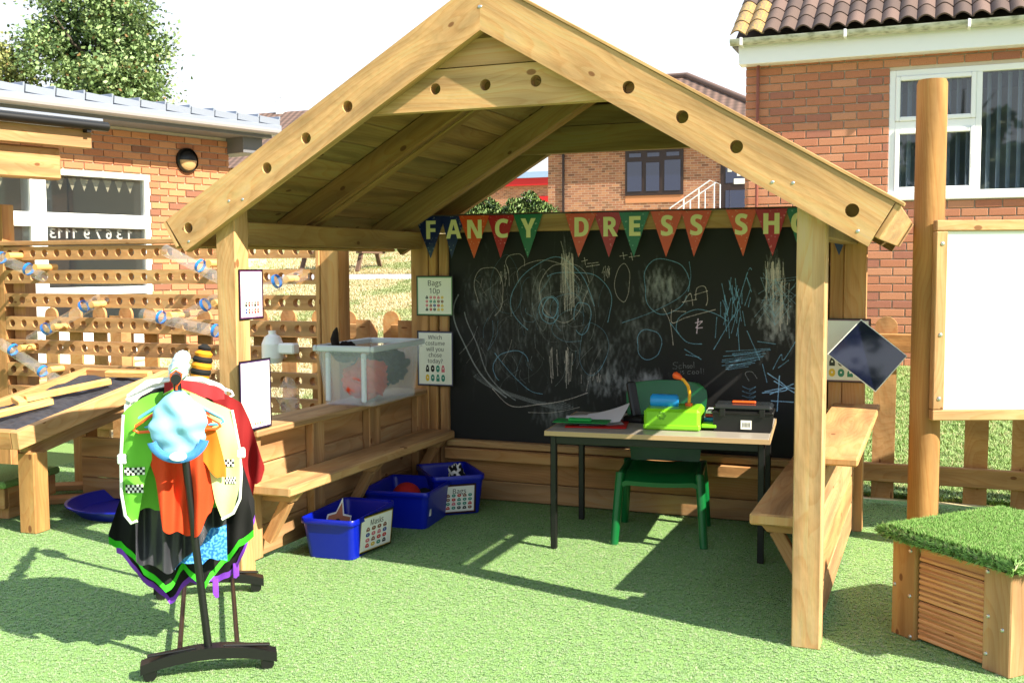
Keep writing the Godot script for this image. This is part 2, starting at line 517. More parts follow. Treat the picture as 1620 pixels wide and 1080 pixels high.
func _ready():
	rng.seed = 77
	# --- camera, sky, sun, exposure ---
	var cam := Camera3D.new()
	cam.name = "camera"
	add_child(cam)
	cam.transform = Transform3D(Basis(Vector3(0.92864, -0.0050, -0.37094), Vector3(-0.02219, 0.99737, -0.0690), Vector3(0.37031, 0.07231, 0.92609)).orthonormalized(), Vector3(2.7979, 1.3178, 5.4455))
	cam.fov = 35.53
	cam.near = 0.05
	cam.far = 600.0
	cam.current = true
	var sky_mat := ProceduralSkyMaterial.new()
	sky_mat.sky_top_color = Color(0.78, 0.86, 0.95)
	sky_mat.sky_horizon_color = Color(0.95, 0.96, 0.98)
	sky_mat.sky_curve = 0.22
	sky_mat.ground_bottom_color = Color(0.30, 0.33, 0.22)
	sky_mat.ground_horizon_color = Color(0.62, 0.63, 0.58)
	sky_mat.energy_multiplier = 1.0
	sky_mat.sky_cover = noise_tex(0.006, 512, [[0.0, Color(0, 0, 0, 0)], [0.42, Color(0.25, 0.25, 0.25, 0.0)], [0.6, Color(0.30, 0.30, 0.29, 0.6)], [1.0, Color(0.42, 0.42, 0.41, 0.9)]], 51, 5)
	var sky := Sky.new()
	sky.sky_material = sky_mat
	var env := Environment.new()
	env.background_mode = Environment.BG_SKY
	env.sky = sky
	env.background_energy_multiplier = 0.58
	env.tonemap_mode = Environment.TONE_MAPPER_LINEAR
	env.tonemap_exposure = 2.55
	env.sdfgi_enabled = true
	env.ssao_enabled = true
	env.ssil_enabled = true
	var we := WorldEnvironment.new()
	we.name = "world_environment"
	we.environment = env
	add_child(we)
	var sun := DirectionalLight3D.new()
	sun.name = "sun"
	sun.light_energy = 1.6
	sun.light_color = Color(1.0, 0.96, 0.88)
	sun.light_angular_distance = 0.5
	sun.shadow_enabled = true
	add_child(sun)
	sun.look_at_from_position(Vector3(10.0, 8.5, 2.7), Vector3.ZERO, Vector3.UP)
	make_materials()
	build_ground()
	build_right_house()
	build_left_school()
	build_far()
	build_fence()
	build_shelter()
	build_pegwall()
	build_sand_table()
	build_easel_and_planter()
	build_table_and_chair()
	build_boxes()
	build_bunting_and_posters()
	build_rack()

# ---------------------------------------------------------------- ground
func hill(z: float) -> float: return max(0.0, 0.09 * (-0.75 - z)) if z > -33.0 else 0.09 * 32.25
func sheet(x0, x1, z0, z1, nz, dy := 0.0) -> ArrayMesh:
	var m := MB.new()
	var nx = 8
	for i in nz:
		for j in nx:
			var za = lerp(z0, z1, float(i) / nz)
			var zb = lerp(z0, z1, float(i + 1) / nz)
			var xa = lerp(x0, x1, float(j) / nx)
			var xb = lerp(x0, x1, float(j + 1) / nx)
			m.quad(Vector3(xa, hill(za) + dy, za), Vector3(xb, hill(za) + dy, za), Vector3(xb, hill(zb) + dy, zb), Vector3(xa, hill(zb) + dy, zb), Vector3.UP)
	return m.mesh()
func tuft_mesh(blades: int, h: float, w: float, spread: float, s: int) -> ArrayMesh:
	var r := RandomNumberGenerator.new()
	r.seed = s
	var m := MB.new()
	for k in blades:
		var an = r.randf() * TAU
		var lean = r.randf_range(0.2, 1.0) * spread
		var d = Vector3(cos(an), 0, sin(an))
		var side = Vector3(-sin(an), 0, cos(an)) * w * 0.5
		var b = d * r.randf() * spread * 0.4
		var hh = h * r.randf_range(0.7, 1.15)
		var mid = b + d * lean * 0.4 + Vector3.UP * hh * 0.62
		var tip = b + d * lean + Vector3.UP * hh
		var nn = (Vector3.UP * 0.9 + d * -0.25).normalized()
		m.tri(b - side, b + side, mid + side * 0.8, nn, nn, nn)
		m.tri(b - side, mid + side * 0.8, mid - side * 0.8, nn, nn, nn)
		m.tri(mid - side * 0.8, mid + side * 0.8, tip, nn, nn, nn)
	return m.mesh()
func scatter(called: String, mesh: Mesh, mat: Material, xfs: Array, cols: Array, parent = null) -> MultiMeshInstance3D:
	var mm := MultiMesh.new()
	mm.transform_format = MultiMesh.TRANSFORM_3D
	mm.use_colors = true
	mm.mesh = mesh
	mm.instance_count = xfs.size()
	for i in xfs.size():
		mm.set_instance_transform(i, xfs[i])
		mm.set_instance_color(i, cols[i])
	var o := MultiMeshInstance3D.new()
	o.multimesh = mm
	o.material_override = mat
	if parent == null:
		o.name = numbered(called)
		add_child(o)
	else:
		o.name = called
		parent.add_child(o, true)
	o.set_meta("kind", "stuff")
	return o
func build_ground():
	structure("lawn", sheet(-60.0, 60.0, 60.0, -0.75, 6), M.turf)
	structure("field", sheet(-160.0, 160.0, -0.75, -220.0, 120), M.field)
	var p := MB.new()
	p.quad(Vector3(-40, hill(-11.6) + 0.02, -11.6), Vector3(20, hill(-12.6) + 0.02, -12.6), Vector3(20, hill(-13.6) + 0.02, -13.6), Vector3(-40, hill(-12.6) + 0.02, -12.6), Vector3.UP)
	structure("path", p.mesh(), M.tarmac)
	# short pile of the artificial turf
	var xfs = []
	var cols = []
	var r := RandomNumberGenerator.new()
	r.seed = 5
	var n := 215000
	while xfs.size() < n:
		var z = r.randf_range(-0.72, 4.1)
		var x = r.randf_range(-2.6, 4.0)
		# keep to what a person standing near the camera can see
		if x < lerp(-2.6, 0.6, clamp((z - 0.6) / 3.4, 0, 1)): continue
		if x > lerp(4.0, 3.2, clamp((z - 0.5) / 3.0, 0, 1)): continue
		if z < 0.6 and r.randf() < 0.45: continue
		var s = r.randf_range(0.8, 1.25)
		var b = Basis(Vector3.UP, r.randf() * TAU).scaled(Vector3(s, s * r.randf_range(0.75, 1.2), s))
		xfs.append(Transform3D(b, Vector3(x, 0.0, z)))
		var k = r.randf()
		var c = Color(0.215, 0.36, 0.15).lerp(Color(0.30, 0.44, 0.215), r.randf())
		if k < 0.2: c = Color(0.39, 0.45, 0.28)
		elif k < 0.26: c = Color(0.16, 0.28, 0.12)
		cols.append(c)
	var g = scatter("turf_pile", tuft_mesh(5, 0.0056, 0.0015, 0.0075, 3), M.blade, xfs, cols)
	tag(g, "short bright green artificial turf pile covering the play area", "turf")
	# rough grass behind the picket fence
	xfs = []
	cols = []
	for i in 42000:
		var z = -0.8 - pow(r.randf(), 1.5) * 4.0
		var x = r.randf_range(1.6, 5.5)
		var s = r.randf_range(0.6, 1.4)
		xfs.append(Transform3D(Basis(Vector3.UP, r.randf() * TAU).scaled(Vector3(s, s, s)), Vector3(x, hill(z), z)))
		var c = Color(0.22, 0.36, 0.10).lerp(Color(0.34, 0.44, 0.17), r.randf())
		if r.randf() < 0.12: c = Color(0.40, 0.37, 0.19)
		cols.append(c)
	g = scatter("rough_grass", tuft_mesh(7, 0.026, 0.005, 0.03, 8), M.blade, xfs, cols)
	tag(g, "rough green grass on the bank behind the picket fence", "grass")
	# dry grass of the field seen under the eaves
	xfs = []
	cols = []
	var fn := FastNoiseLite.new()
	fn.seed = 2
	fn.frequency = 0.55
	for i in 60000:
		var d = pow(r.randf(), 1.6) * 26.0
		var z = -0.8 - d
		var x = r.randf_range(-3.2, 1.2) - d * r.randf_range(0.30, 0.62)
		var pf = -11.6 - (x + 40.0) / 60.0
		if z < pf + 0.1 and z > pf - 1.1: continue
		var s = r.randf_range(0.7, 1.5) * (1.0 + d * 0.05)
		xfs.append(Transform3D(Basis(Vector3.UP, r.randf() * TAU).scaled(Vector3(s, s * 0.6, s)), Vector3(x, hill(z), z)))
		var q = fn.get_noise_2d(x, z * 0.6) + r.randf_range(-0.15, 0.15)
		var c = Color(0.68, 0.59, 0.38).lerp(Color(0.58, 0.50, 0.31), r.randf())
		if q > 0.16: c = Color(0.30, 0.38, 0.15).lerp(Color(0.45, 0.46, 0.24), r.randf())
		cols.append(c)
	g = scatter("dry_grass", tuft_mesh(7, 0.05, 0.006, 0.05, 9), M.blade, xfs, cols)
	tag(g, "sun-dried straw coloured grass patched with green on the sloping field", "grass")

# ---------------------------------------------------------------- houses
# bricks laid over a mortar face; local x along, y up, front at z = 0
func lay_bricks(parent, x0: float, x1: float, y0: float, y1: float, openings: Array, mats: Array, show: Array, limit: int, seed_: int):
	var r := RandomNumberGenerator.new()
	r.seed = seed_
	var cache := {}
	var rest := []
	for k in mats.size(): rest.append(MB.new())
	var count = 0
	var row = 0
	var y = y0
	while y + 0.065 <= y1:
		var x = x0 - (0.1125 if row % 2 == 1 else 0.0)
		while x < x1:
			var a = max(x, x0)
			var b = min(x + 0.215, x1)
			var parts = [[a, b]]
			for o in openings:
				if y + 0.065 > o[2] + 0.01 and y < o[3] - 0.01:
					var np = []
					for q in parts:
						if q[1] <= o[0] or q[0] >= o[1]: np.append(q)
						else:
							if q[0] < o[0] - 0.02: np.append([q[0], o[0]])
							if q[1] > o[1] + 0.02: np.append([o[1], q[1]])
					parts = np
			for q in parts:
				var L = snapped(q[1] - q[0], 0.005)
				if L < 0.025: continue
				var cx = (q[0] + q[1]) * 0.5
				var cy = y + 0.0325
				var k = r.randi() % mats.size()
				if r.randf() < 0.5: k = r.randi() % 2
				var vis = false
				for s in show:
					if cx > s[0] and cx < s[1] and cy > s[2] and cy < s[3]: vis = true
				var pos = Vector3(cx, cy, -0.009 + r.randf_range(-0.0015, 0.0015))
				if vis and count < limit:
					if not cache.has(L):
						var m := MB.new()
						m.cbox(Vector3(L, 0.065, 0.03), 0.004)
						cache[L] = m.mesh()
					obj("brick", cache[L], mats[k], parent, pos)
					count += 1
				else:
					rest[k].cbox(Vector3(L, 0.065, 0.03), 0.0, Transform3D(Basis.IDENTITY, pos))
			x += 0.225
		y += 0.075
		row += 1
	for k in mats.size():
		if rest[k].v.size() > 0:
			var o = obj("brickwork", rest[k].mesh(), mats[k], parent)
			o.set_meta("kind", "stuff")
func slab(called, parent, a: Vector3, b: Vector3, mat, ch := 0.0) -> MeshInstance3D:
	return obj(called, boxmesh((b - a).abs(), ch, (a + b) * 0.5), mat, parent)
func build_right_house():
	var h = thing("brick_house", "red brick house with white window and pantile roof behind the easel", "house", Vector3(0, 0, -4.9))
	# mortar body round the window opening
	var wx0 = 2.352; var wx1 = 4.40; var wy0 = 1.905; var wy1 = 3.04
	slab("wall", h, Vector3(1.066, -0.2, -0.26), Vector3(wx0, 3.27, -0.012), M.mortar)
	slab("wall", h, Vector3(wx1, -0.2, -0.26), Vector3(9.0, 3.27, -0.012), M.mortar)
	slab("wall", h, Vector3(wx0, -0.2, -0.26), Vector3(wx1, wy0, -0.012), M.mortar)
	slab("wall", h, Vector3(wx0, wy1, -0.26), Vector3(wx1, 3.27, -0.012), M.mortar)
	slab("wall", h, Vector3(1.066, -0.2, -6.0), Vector3(1.30, 3.27, -0.262), M.mortar)
	slab("wall", h, Vector3(8.76, -0.2, -6.0), Vector3(9.0, 3.27, -0.262), M.mortar)
	slab("wall", h, Vector3(1.066, -0.2, -6.24), Vector3(9.0, 3.27, -6.002), M.mortar)
	slab("room", h, Vector3(1.8, 0.4, -2.6), Vector3(6.0, 3.2, -2.5), M.dark_room)
	lay_bricks(h, 1.066, 6.0, 0.3, 3.26, [[wx0, wx1, wy0, wy1]], M.brick, [[1.06, 2.36, 1.5, 3.3], [2.0, 3.6, 1.5, 1.95], [2.2, 2.7, 0.4, 1.95], [2.3, 3.6, 3.0, 3.3]], 300, 3)
	# white window: outer frame, casement on the left with a top light, big pane on the right
	var win = slab("window", h, Vector3(wx0, wy0 - 0.03, -0.07), Vector3(wx1, wy0 + 0.05, 0.03), M.upvc, 0.006)
	for q in [[wx0, wx0 + 0.055, wy0 + 0.05, wy1], [wx1 - 0.055, wx1, wy0 + 0.05, wy1], [3.075, 3.125, wy0 + 0.05, wy1 - 0.055], [3.735, 3.785, wy0 + 0.05, wy1 - 0.055], [wx0 + 0.055, wx1 - 0.055, wy1 - 0.055, wy1]]:
		slab("frame", win, Vector3(q[0], q[2], -0.07), Vector3(q[1], q[3], -0.002), M.upvc, 0.005)
	slab("transom", win, Vector3(wx0 + 0.055, 2.51, -0.07), Vector3(3.075, 2.585, -0.002), M.upvc, 0.005)
	for q in [[wx0 + 0.055, 3.075, 2.585, 2.985], [wx0 + 0.055, 3.075, 1.955, 2.51]]:
		for e in [[q[0], q[0] + 0.04, q[2], q[3]], [q[1] - 0.04, q[1], q[2], q[3]], [q[0] + 0.04, q[1] - 0.04, q[2], q[2] + 0.04], [q[0] + 0.04, q[1] - 0.04, q[3] - 0.04, q[3]]]:
			slab("sash", win, Vector3(e[0], e[2], -0.06), Vector3(e[1], e[3], 0.012), M.upvc, 0.006)
		slab("pane", win, Vector3(q[0] + 0.04, q[2] + 0.04, -0.04), Vector3(q[1] - 0.04, q[3] - 0.04, -0.034), M.window)
	slab("pane", win, Vector3(3.125, 1.955, -0.04), Vector3(3.735, 2.985, -0.034), M.window)
	slab("pane", win, Vector3(3.785, 1.955, -0.04), Vector3(4.345, 2.985, -0.034), M.window)
	slab("handle", win, Vector3(3.04, 2.16, 0.012), Vector3(3.058, 2.27, 0.028), M.upvc, 0.004)
	var bm = boxmesh(Vector3(0.075, 1.04, 0.004), 0.0)
	var blind_mat = mk(Color(0.55, 0.62, 0.70), 0.7)
	for k in 23:
		var o = obj("blind_slat", bm, blind_mat, win, Vector3(2.44 + k * 0.083, 2.47, -0.16))
		o.rotation_degrees.y = 62
	# fascia, gutter, rain pipe
	slab("fascia", h, Vector3(1.02, 3.165, -0.01), Vector3(9.0, 3.345, 0.155), M.upvc, 0.004)
	var gm := MB.new()
	var prof = []
	for k in 9:
		var an = PI + PI * k / 8.0
		prof.append(Vector3(0, sin(an) * 0.058, cos(an) * 0.058))
	var ga = []
	for x in [0.955, 9.05]:
		var row = []
		for p in prof: row.append(p + Vector3(x, 3.385, 0.215))
		ga.append(row)
	gm.grid(ga)
	for k in 8: gm.flat(Vector3(0.955, 3.385, 0.215), ga[0][k], ga[0][k + 1], Vector3(-1, 0, 0))
	var gutmat = mk(Color(0.80, 0.81, 0.78), 0.5)
	gutmat.albedo_texture = noise_tex(0.03, 256, [[0.0, Color(0.45, 0.46, 0.40)], [0.4, Color(0.86, 0.87, 0.82)], [1.0, Color(1, 1, 1)]], 61, 5)
	gutmat.uv1_triplanar = true
	gutmat.uv1_scale = Vector3(1.2, 3, 3)
	gutmat.cull_mode = BaseMaterial3D.CULL_DISABLED
	obj("gutter", gm.mesh(), gutmat, h)
	for x in [1.06, 1.98, 3.0, 4.0]: slab("gutter_bracket", h, Vector3(x - 0.012, 3.322, 0.155), Vector3(x + 0.012, 3.392, 0.279), M.upvc, 0.003)
	var pm := MB.new()
	pm.tube([Vector3(1.185, 0.0, 0.045), Vector3(1.185, 3.24, 0.045)], 0.016, 8)
	for y in [1.3, 2.55]: pm.tube([Vector3(1.185, y, 0.045), Vector3(1.185, y + 0.05, 0.045)], 0.022, 8)
	obj("rain_pipe", pm.mesh(), mk(Color(0.48, 0.25, 0.20), 0.5), h)
	# pantiles, each a curved tile
	var tm := MB.new()
	var rows = []
	for i in 2:
		var row = []
		for k in 13:
			var s = float(k) / 12.0
			var yy = 0.036 * sin(s * PI * 1.25) if s < 0.8 else -0.010 * sin((s - 0.8) / 0.2 * PI)
			row.append(Vector3(s * 0.162, yy + 0.012 * (1 - i), -i * 0.30))
		rows.append(row)
	tm.grid(rows, false, -1.0)
	var under = []
	for row in rows:
		var u2 = []
		for p in row: u2.append(p - Vector3(0, 0.014, 0))
		under.append(u2)
	tm.grid(under, false, 1.0)
	for k in 12: tm.quad(rows[0][k], rows[0][k + 1], under[0][k + 1], under[0][k], Vector3(0, 0, 1))
	tm.quad(rows[0][0], rows[1][0], under[1][0], under[0][0], Vector3(-1, 0, 0))
	var tmesh = tm.mesh()
	var sl = deg_to_rad(33)
	var r := RandomNumberGenerator.new()
	r.seed = 8
	var roof = slab("roof", h, Vector3(0.96, 3.33, -6.4), Vector3(9.1, 3.345, 0.15), M.greypaint)
	var rb := MB.new()
	for e in [[Vector3(0.97, 3.345, 0.16), Vector3(9.1, 3.345, 0.16), Vector3(9.1, 5.45, -3.1), Vector3(0.97, 5.45, -3.1), Vector3(0, 0.84, 0.54)], [Vector3(0.97, 3.345, -6.4), Vector3(9.1, 3.345, -6.4), Vector3(9.1, 5.45, -3.1), Vector3(0.97, 5.45, -3.1), Vector3(0, 0.84, -0.54)]]:
		rb.quad(e[0], e[1], e[2], e[3], e[4])
	rb.flat(Vector3(0.97, 3.345, 0.16), Vector3(0.97, 3.345, -6.4), Vector3(0.97, 5.45, -3.1), Vector3(-1, 0, 0))
	rb.flat(Vector3(9.1, 3.345, 0.16), Vector3(9.1, 3.345, -6.4), Vector3(9.1, 5.45, -3.1), Vector3(1, 0, 0))
	obj("underlay", rb.mesh(), M.tile[2], roof)
	for row in 11:
		for c in 26:
			var k = r.randi() % 3
			if c < 2 and r.randf() < 0.7: k = 3
			var o = obj("tile", tmesh, M.tile[k], roof, Vector3(0.955 + c * 0.148, 3.425 + row * 0.25 * sin(sl), 0.235 - row * 0.25 * cos(sl)))
			o.rotation.x = sl
			o.rotation.z = r.randf_range(-0.012, 0.012)

func build_left_school():
	var L = thing("school_wing", "low orange brick school wing with metal roof and white framed windows", "building", Vector3(-4.97, 0, -5.044), 74.34)
	# local x runs away along the front (0 = far corner), z = out of the wall
	var ops = [[-2.31, -1.07, 0.30, 2.30], [-3.75, -2.37, 0.30, 2.30]]
	slab("wall", L, Vector3(-12, 0, -0.30), Vector3(-3.75, 2.80, -0.012), M.mortar)
	slab("wall", L, Vector3(-1.07, 0, -0.30), Vector3(0, 2.80, -0.012), M.mortar)
	slab("wall", L, Vector3(-3.75, 2.30, -0.30), Vector3(-1.07, 2.80, -0.012), M.mortar)
	slab("wall", L, Vector3(-3.75, 0, -0.30), Vector3(-1.07, 0.30, -0.012), M.mortar)
	slab("wall", L, Vector3(-2.37, 0.30, -0.30), Vector3(-2.31, 2.30, -0.02), M.upvc)
	slab("wall", L, Vector3(-0.25, 0, -6.0), Vector3(-0.002, 2.80, -0.302), M.mortar)
	slab("wall", L, Vector3(-12, 0, -6.3), Vector3(0, 2.80, -6.002), M.mortar)
	slab("wall", L, Vector3(-12.3, 0, -6.3), Vector3(-12.002, 2.80, -0.012), M.mortar)
	slab("ceiling", L, Vector3(-12, 2.75, -6.0), Vector3(-0.25, 2.79, -0.31), M.white)
	slab("room_wall", L, Vector3(-8, 0, -3.1), Vector3(-0.3, 2.75, -3.0), M.dark_room)
	lay_bricks(L, -6.0, 0.0, 0.0, 2.79, [[-2.38, -1.07, 0.30, 2.305], [-3.75, -2.30, 0.30, 2.305]], M.brick2, [[-1.08, 0.01, 1.0, 2.8], [-2.1, 0.01, 2.28, 2.8]], 300, 6)
	for q in [[-2.31, -1.07], [-3.75, -2.37]]:
		var w = slab("window", L, Vector3(q[0], 1.72, -0.09), Vector3(q[1], 1.865, 0.0), M.upvc, 0.005)
		for e in [[q[0], q[0] + 0.05, 0.3, 1.72], [q[0], q[0] + 0.05, 1.865, 2.3], [q[1] - 0.06, q[1], 0.3, 1.72], [q[1] - 0.06, q[1], 1.865, 2.3], [q[0] + 0.05, q[1] - 0.06, 2.25, 2.3], [q[0] + 0.05, q[1] - 0.06, 0.3, 0.72], [q[0] + 0.05, q[1] - 0.06, 1.02, 1.10]]:
			slab("frame", w, Vector3(e[0], e[2], -0.09), Vector3(e[1], e[3], -0.003), M.upvc, 0.005)
		for e in [[1.865, 2.25], [1.10, 1.72], [0.72, 1.02]]:
			slab("pane", w, Vector3(q[0] + 0.05, e[0], -0.05), Vector3(q[1] - 0.06, e[1], -0.044), M.window)
		# paper pennants inside the glass
		var pn := MB.new()
		pn.prism(PackedVector2Array([Vector2(-0.05, 0), Vector2(0, -0.13), Vector2(0.05, 0)]), -0.001, 0.001)
		var pnm = pn.mesh()
		for k in 8: obj("paper_pennant", pnm, mk(Color(0.72, 0.70, 0.60), 0.8), w, Vector3(q[0] + 0.13 + k * 0.135, 2.235, -0.12))
	# numbers stuck on the inside of the glass, read from indoors
	var xs = [-2.14, -1.98, -1.80, -1.665, -1.545, -1.42, -1.30]
	var ns = ["13", "11", "9", "7", "6", "3", "1"]
	for k in 7: words(ns[k], 0.10, M.white, L, Vector3(xs[k], 1.655, -0.058), 180.0, "window_number")
	# bulkhead lamp
	var lamp = slab("bulkhead_lamp", L, Vector3(-0.61, 2.44, 0.006), Vector3(-0.57, 2.56, 0.03), M.black)
	var lm := MB.new()
	var pr = [Vector2(0.0, 0.085)]
	for k in 7: pr.append(Vector2(0.128 * sin(PI * 0.5 * k / 6.0), 0.085 * cos(PI * 0.5 * k / 6.0) ))
	var lx = Transform3D(Basis(Vector3(1, 0, 0), PI / 2), Vector3(-0.59, 2.503, 0.008))
	lm.lathe(pr, 16, lx, PI, TAU)
	lm.lathe([Vector2(0.128, 0.0), Vector2(0.14, 0.0), Vector2(0.14, 0.03), Vector2(0.125, 0.05)], 24, lx)
	obj("hood", lm.mesh(), M.black, lamp)
	var ld := MB.new()
	ld.lathe(pr, 16, lx, 0, PI)
	obj("diffuser", ld.mesh(), mk(Color(0.72, 0.58, 0.40), 0.4), lamp)
	# eaves: soffit, zinc edge, ribbed roof
	slab("soffit", L, Vector3(-12, 2.80, -6.3), Vector3(0.30, 2.835, 0.42), M.greypaint)
	slab("eaves_box", L, Vector3(-0.02, 2.62, -0.28), Vector3(0.26, 2.80, 0.30), M.greypaint, 0.004)
	slab("verge", L, Vector3(-12, 2.836, 0.33), Vector3(0.42, 2.955, 0.46), M.zinc, 0.004)
	slab("eaves_gutter", L, Vector3(-12, 2.835, 0.462), Vector3(0.36, 2.90, 0.54), mk(Color(0.55, 0.52, 0.52), 0.5), 0.02)
	var pan = boxmesh(Vector3(0.30, 0.075, 6.4), 0.004)
	var rib = boxmesh(Vector3(0.02, 0.05, 6.4), 0.004)
	for k in 36:
		var p = obj("roof_panel", pan, M.zinc, L, Vector3(0.26 - k * 0.31, 3.14, -2.75))
		p.rotation_degrees = Vector3(2.6, 0, -4.0)
		var q = obj("rib", rib, M.zinc, p, Vector3(0.14, 0.05, 0))
	# timber canopy on posts in front of the wing
	var B = thing("timber_canopy", "timber canopy beams with black gutter beside the school wing", "canopy", Vector3(-2.258, 0, 0.061), 74.34)
	block("beam", Vector3(-2.2, 2.065, -0.03), Vector3(0.0, 2.18, 0.03), M.pine3, B)
	block("lower_beam", Vector3(-2.2, 1.86, -0.12), Vector3(-0.17, 2.06, -0.04), M.pine2, B, 0.012)
	var gm := MB.new()
	gm.tube([Vector3(-2.2, 2.205, 0.075), Vector3(0.085, 2.205, 0.075)], 0.03, 10)
	obj("gutter", gm.mesh(), M.black, B)
	slab("gutter_bracket", B, Vector3(-0.06, 2.16, 0.032), Vector3(-0.03, 2.21, 0.08), M.black)
	slab("roof_sheet", B, Vector3(-2.2, 2.238, -1.4), Vector3(0.06, 2.255, 0.07), M.zinc, 0.002)
	for x in [-2.15, -0.9]: block("post", Vector3(x, 0, -0.13), Vector3(x + 0.1, 1.86, -0.03), M.pine2, B)
	block("post", Vector3(-2.15, 0, -1.4), Vector3(-2.05, 2.23, -1.3), M.pine2, B)
	block("post", Vector3(-0.9, 0, -1.4), Vector3(-0.8, 2.23, -1.3), M.pine2, B)

func uvquad(m: MB, a: Vector3, b: Vector3, c: Vector3, d: Vector3, nn: Vector3):
	var w = a.distance_to(b) / 1.8
	var h = a.distance_to(d) / 1.2
	m.quad(a, b, c, d, nn, Vector2(0, h), Vector2(w, h), Vector2(w, 0), Vector2(0, 0))
func brick_box(a: Vector3, b: Vector3) -> ArrayMesh:
	var m := MB.new()
	uvquad(m, Vector3(a.x, a.y, b.z), Vector3(b.x, a.y, b.z), Vector3(b.x, b.y, b.z), Vector3(a.x, b.y, b.z), Vector3(0, 0, 1))
	uvquad(m, Vector3(a.x, a.y, a.z), Vector3(b.x, a.y, a.z), Vector3(b.x, b.y, a.z), Vector3(a.x, b.y, a.z), Vector3(0, 0, -1))
	uvquad(m, Vector3(a.x, a.y, a.z), Vector3(a.x, a.y, b.z), Vector3(a.x, b.y, b.z), Vector3(a.x, b.y, a.z), Vector3(-1, 0, 0))
	uvquad(m, Vector3(b.x, a.y, a.z), Vector3(b.x, a.y, b.z), Vector3(b.x, b.y, b.z), Vector3(b.x, b.y, a.z), Vector3(1, 0, 0))
	m.quad(Vector3(a.x, b.y, a.z), Vector3(b.x, b.y, a.z), Vector3(b.x, b.y, b.z), Vector3(a.x, b.y, b.z), Vector3.UP)
	return m.mesh()
func gable_tree(called, label, base: Vector3, h: float, crown: Array, leaves: int, size: float, c0: Color, c1: Color, seed_: int, group := ""):
	var t = thing(called, label, "tree", base, 0.0, group)
	var r := RandomNumberGenerator.new()
	r.seed = seed_
	var m := MB.new()
	m.tube([Vector3.ZERO, Vector3(0.1, h * 0.35, 0.05), Vector3(0.0, h * 0.7, 0.0), Vector3(0.05, h * 0.98, 0)], [0.22, 0.17, 0.1, 0.03], 9)
	for k in 9:
		var y = h * (0.34 + 0.06 * k)
		var an = k * 2.4
		var d = Vector3(cos(an), 0.7, sin(an))
		m.tube([Vector3(0, y, 0), Vector3(0, y, 0) + d * 0.7, Vector3(0, y, 0) + d * 1.25 + Vector3(0, 0.3, 0)], [0.07, 0.045, 0.015], 6)
	obj("trunk", m.mesh(), M.bark, t)
	var lm := MB.new()
	var nn = Vector3(0, 0.6, 0.8)
	lm.tri(Vector3(0, -0.5, 0) * size, Vector3(0.42, 0.0, 0.12) * size, Vector3(0, 0.6, 0) * size, nn, nn, nn)
	lm.tri(Vector3(0, -0.5, 0) * size, Vector3(-0.42, 0.0, 0.12) * size, Vector3(0, 0.6, 0) * size, nn, nn, nn)
	# clumps spread through the crown, leaves spread through the clumps
	var clumps = []
	for e in crown:
		for k in e[2]:
			var p = Vector3(r.randfn(), r.randfn(), r.randfn()).normalized() * pow(r.randf(), 0.4)
			clumps.append([e[0] + p * e[1], r.randf_range(0.25, 0.55)])
	var xfs = []
	var cols = []
	for k in leaves:
		var c = clumps[r.randi() % clumps.size()]
		var p = c[0] + Vector3(r.randfn(), r.randfn() * 0.8, r.randfn()) * c[1] * 0.62
		var b = Basis.from_euler(Vector3(r.randf() * TAU, r.randf() * TAU, r.randf() * TAU)).scaled(Vector3.ONE * r.randf_range(0.7, 1.4))
		xfs.append(Transform3D(b, p))
		var q = c0.lerp(c1, r.randf())
		if r.randf() < 0.03: q = Color(0.24, 0.15, 0.06)
		cols.append(q)
	scatter("crown", lm.mesh(), M.leaf, xfs, cols, t)
	return t
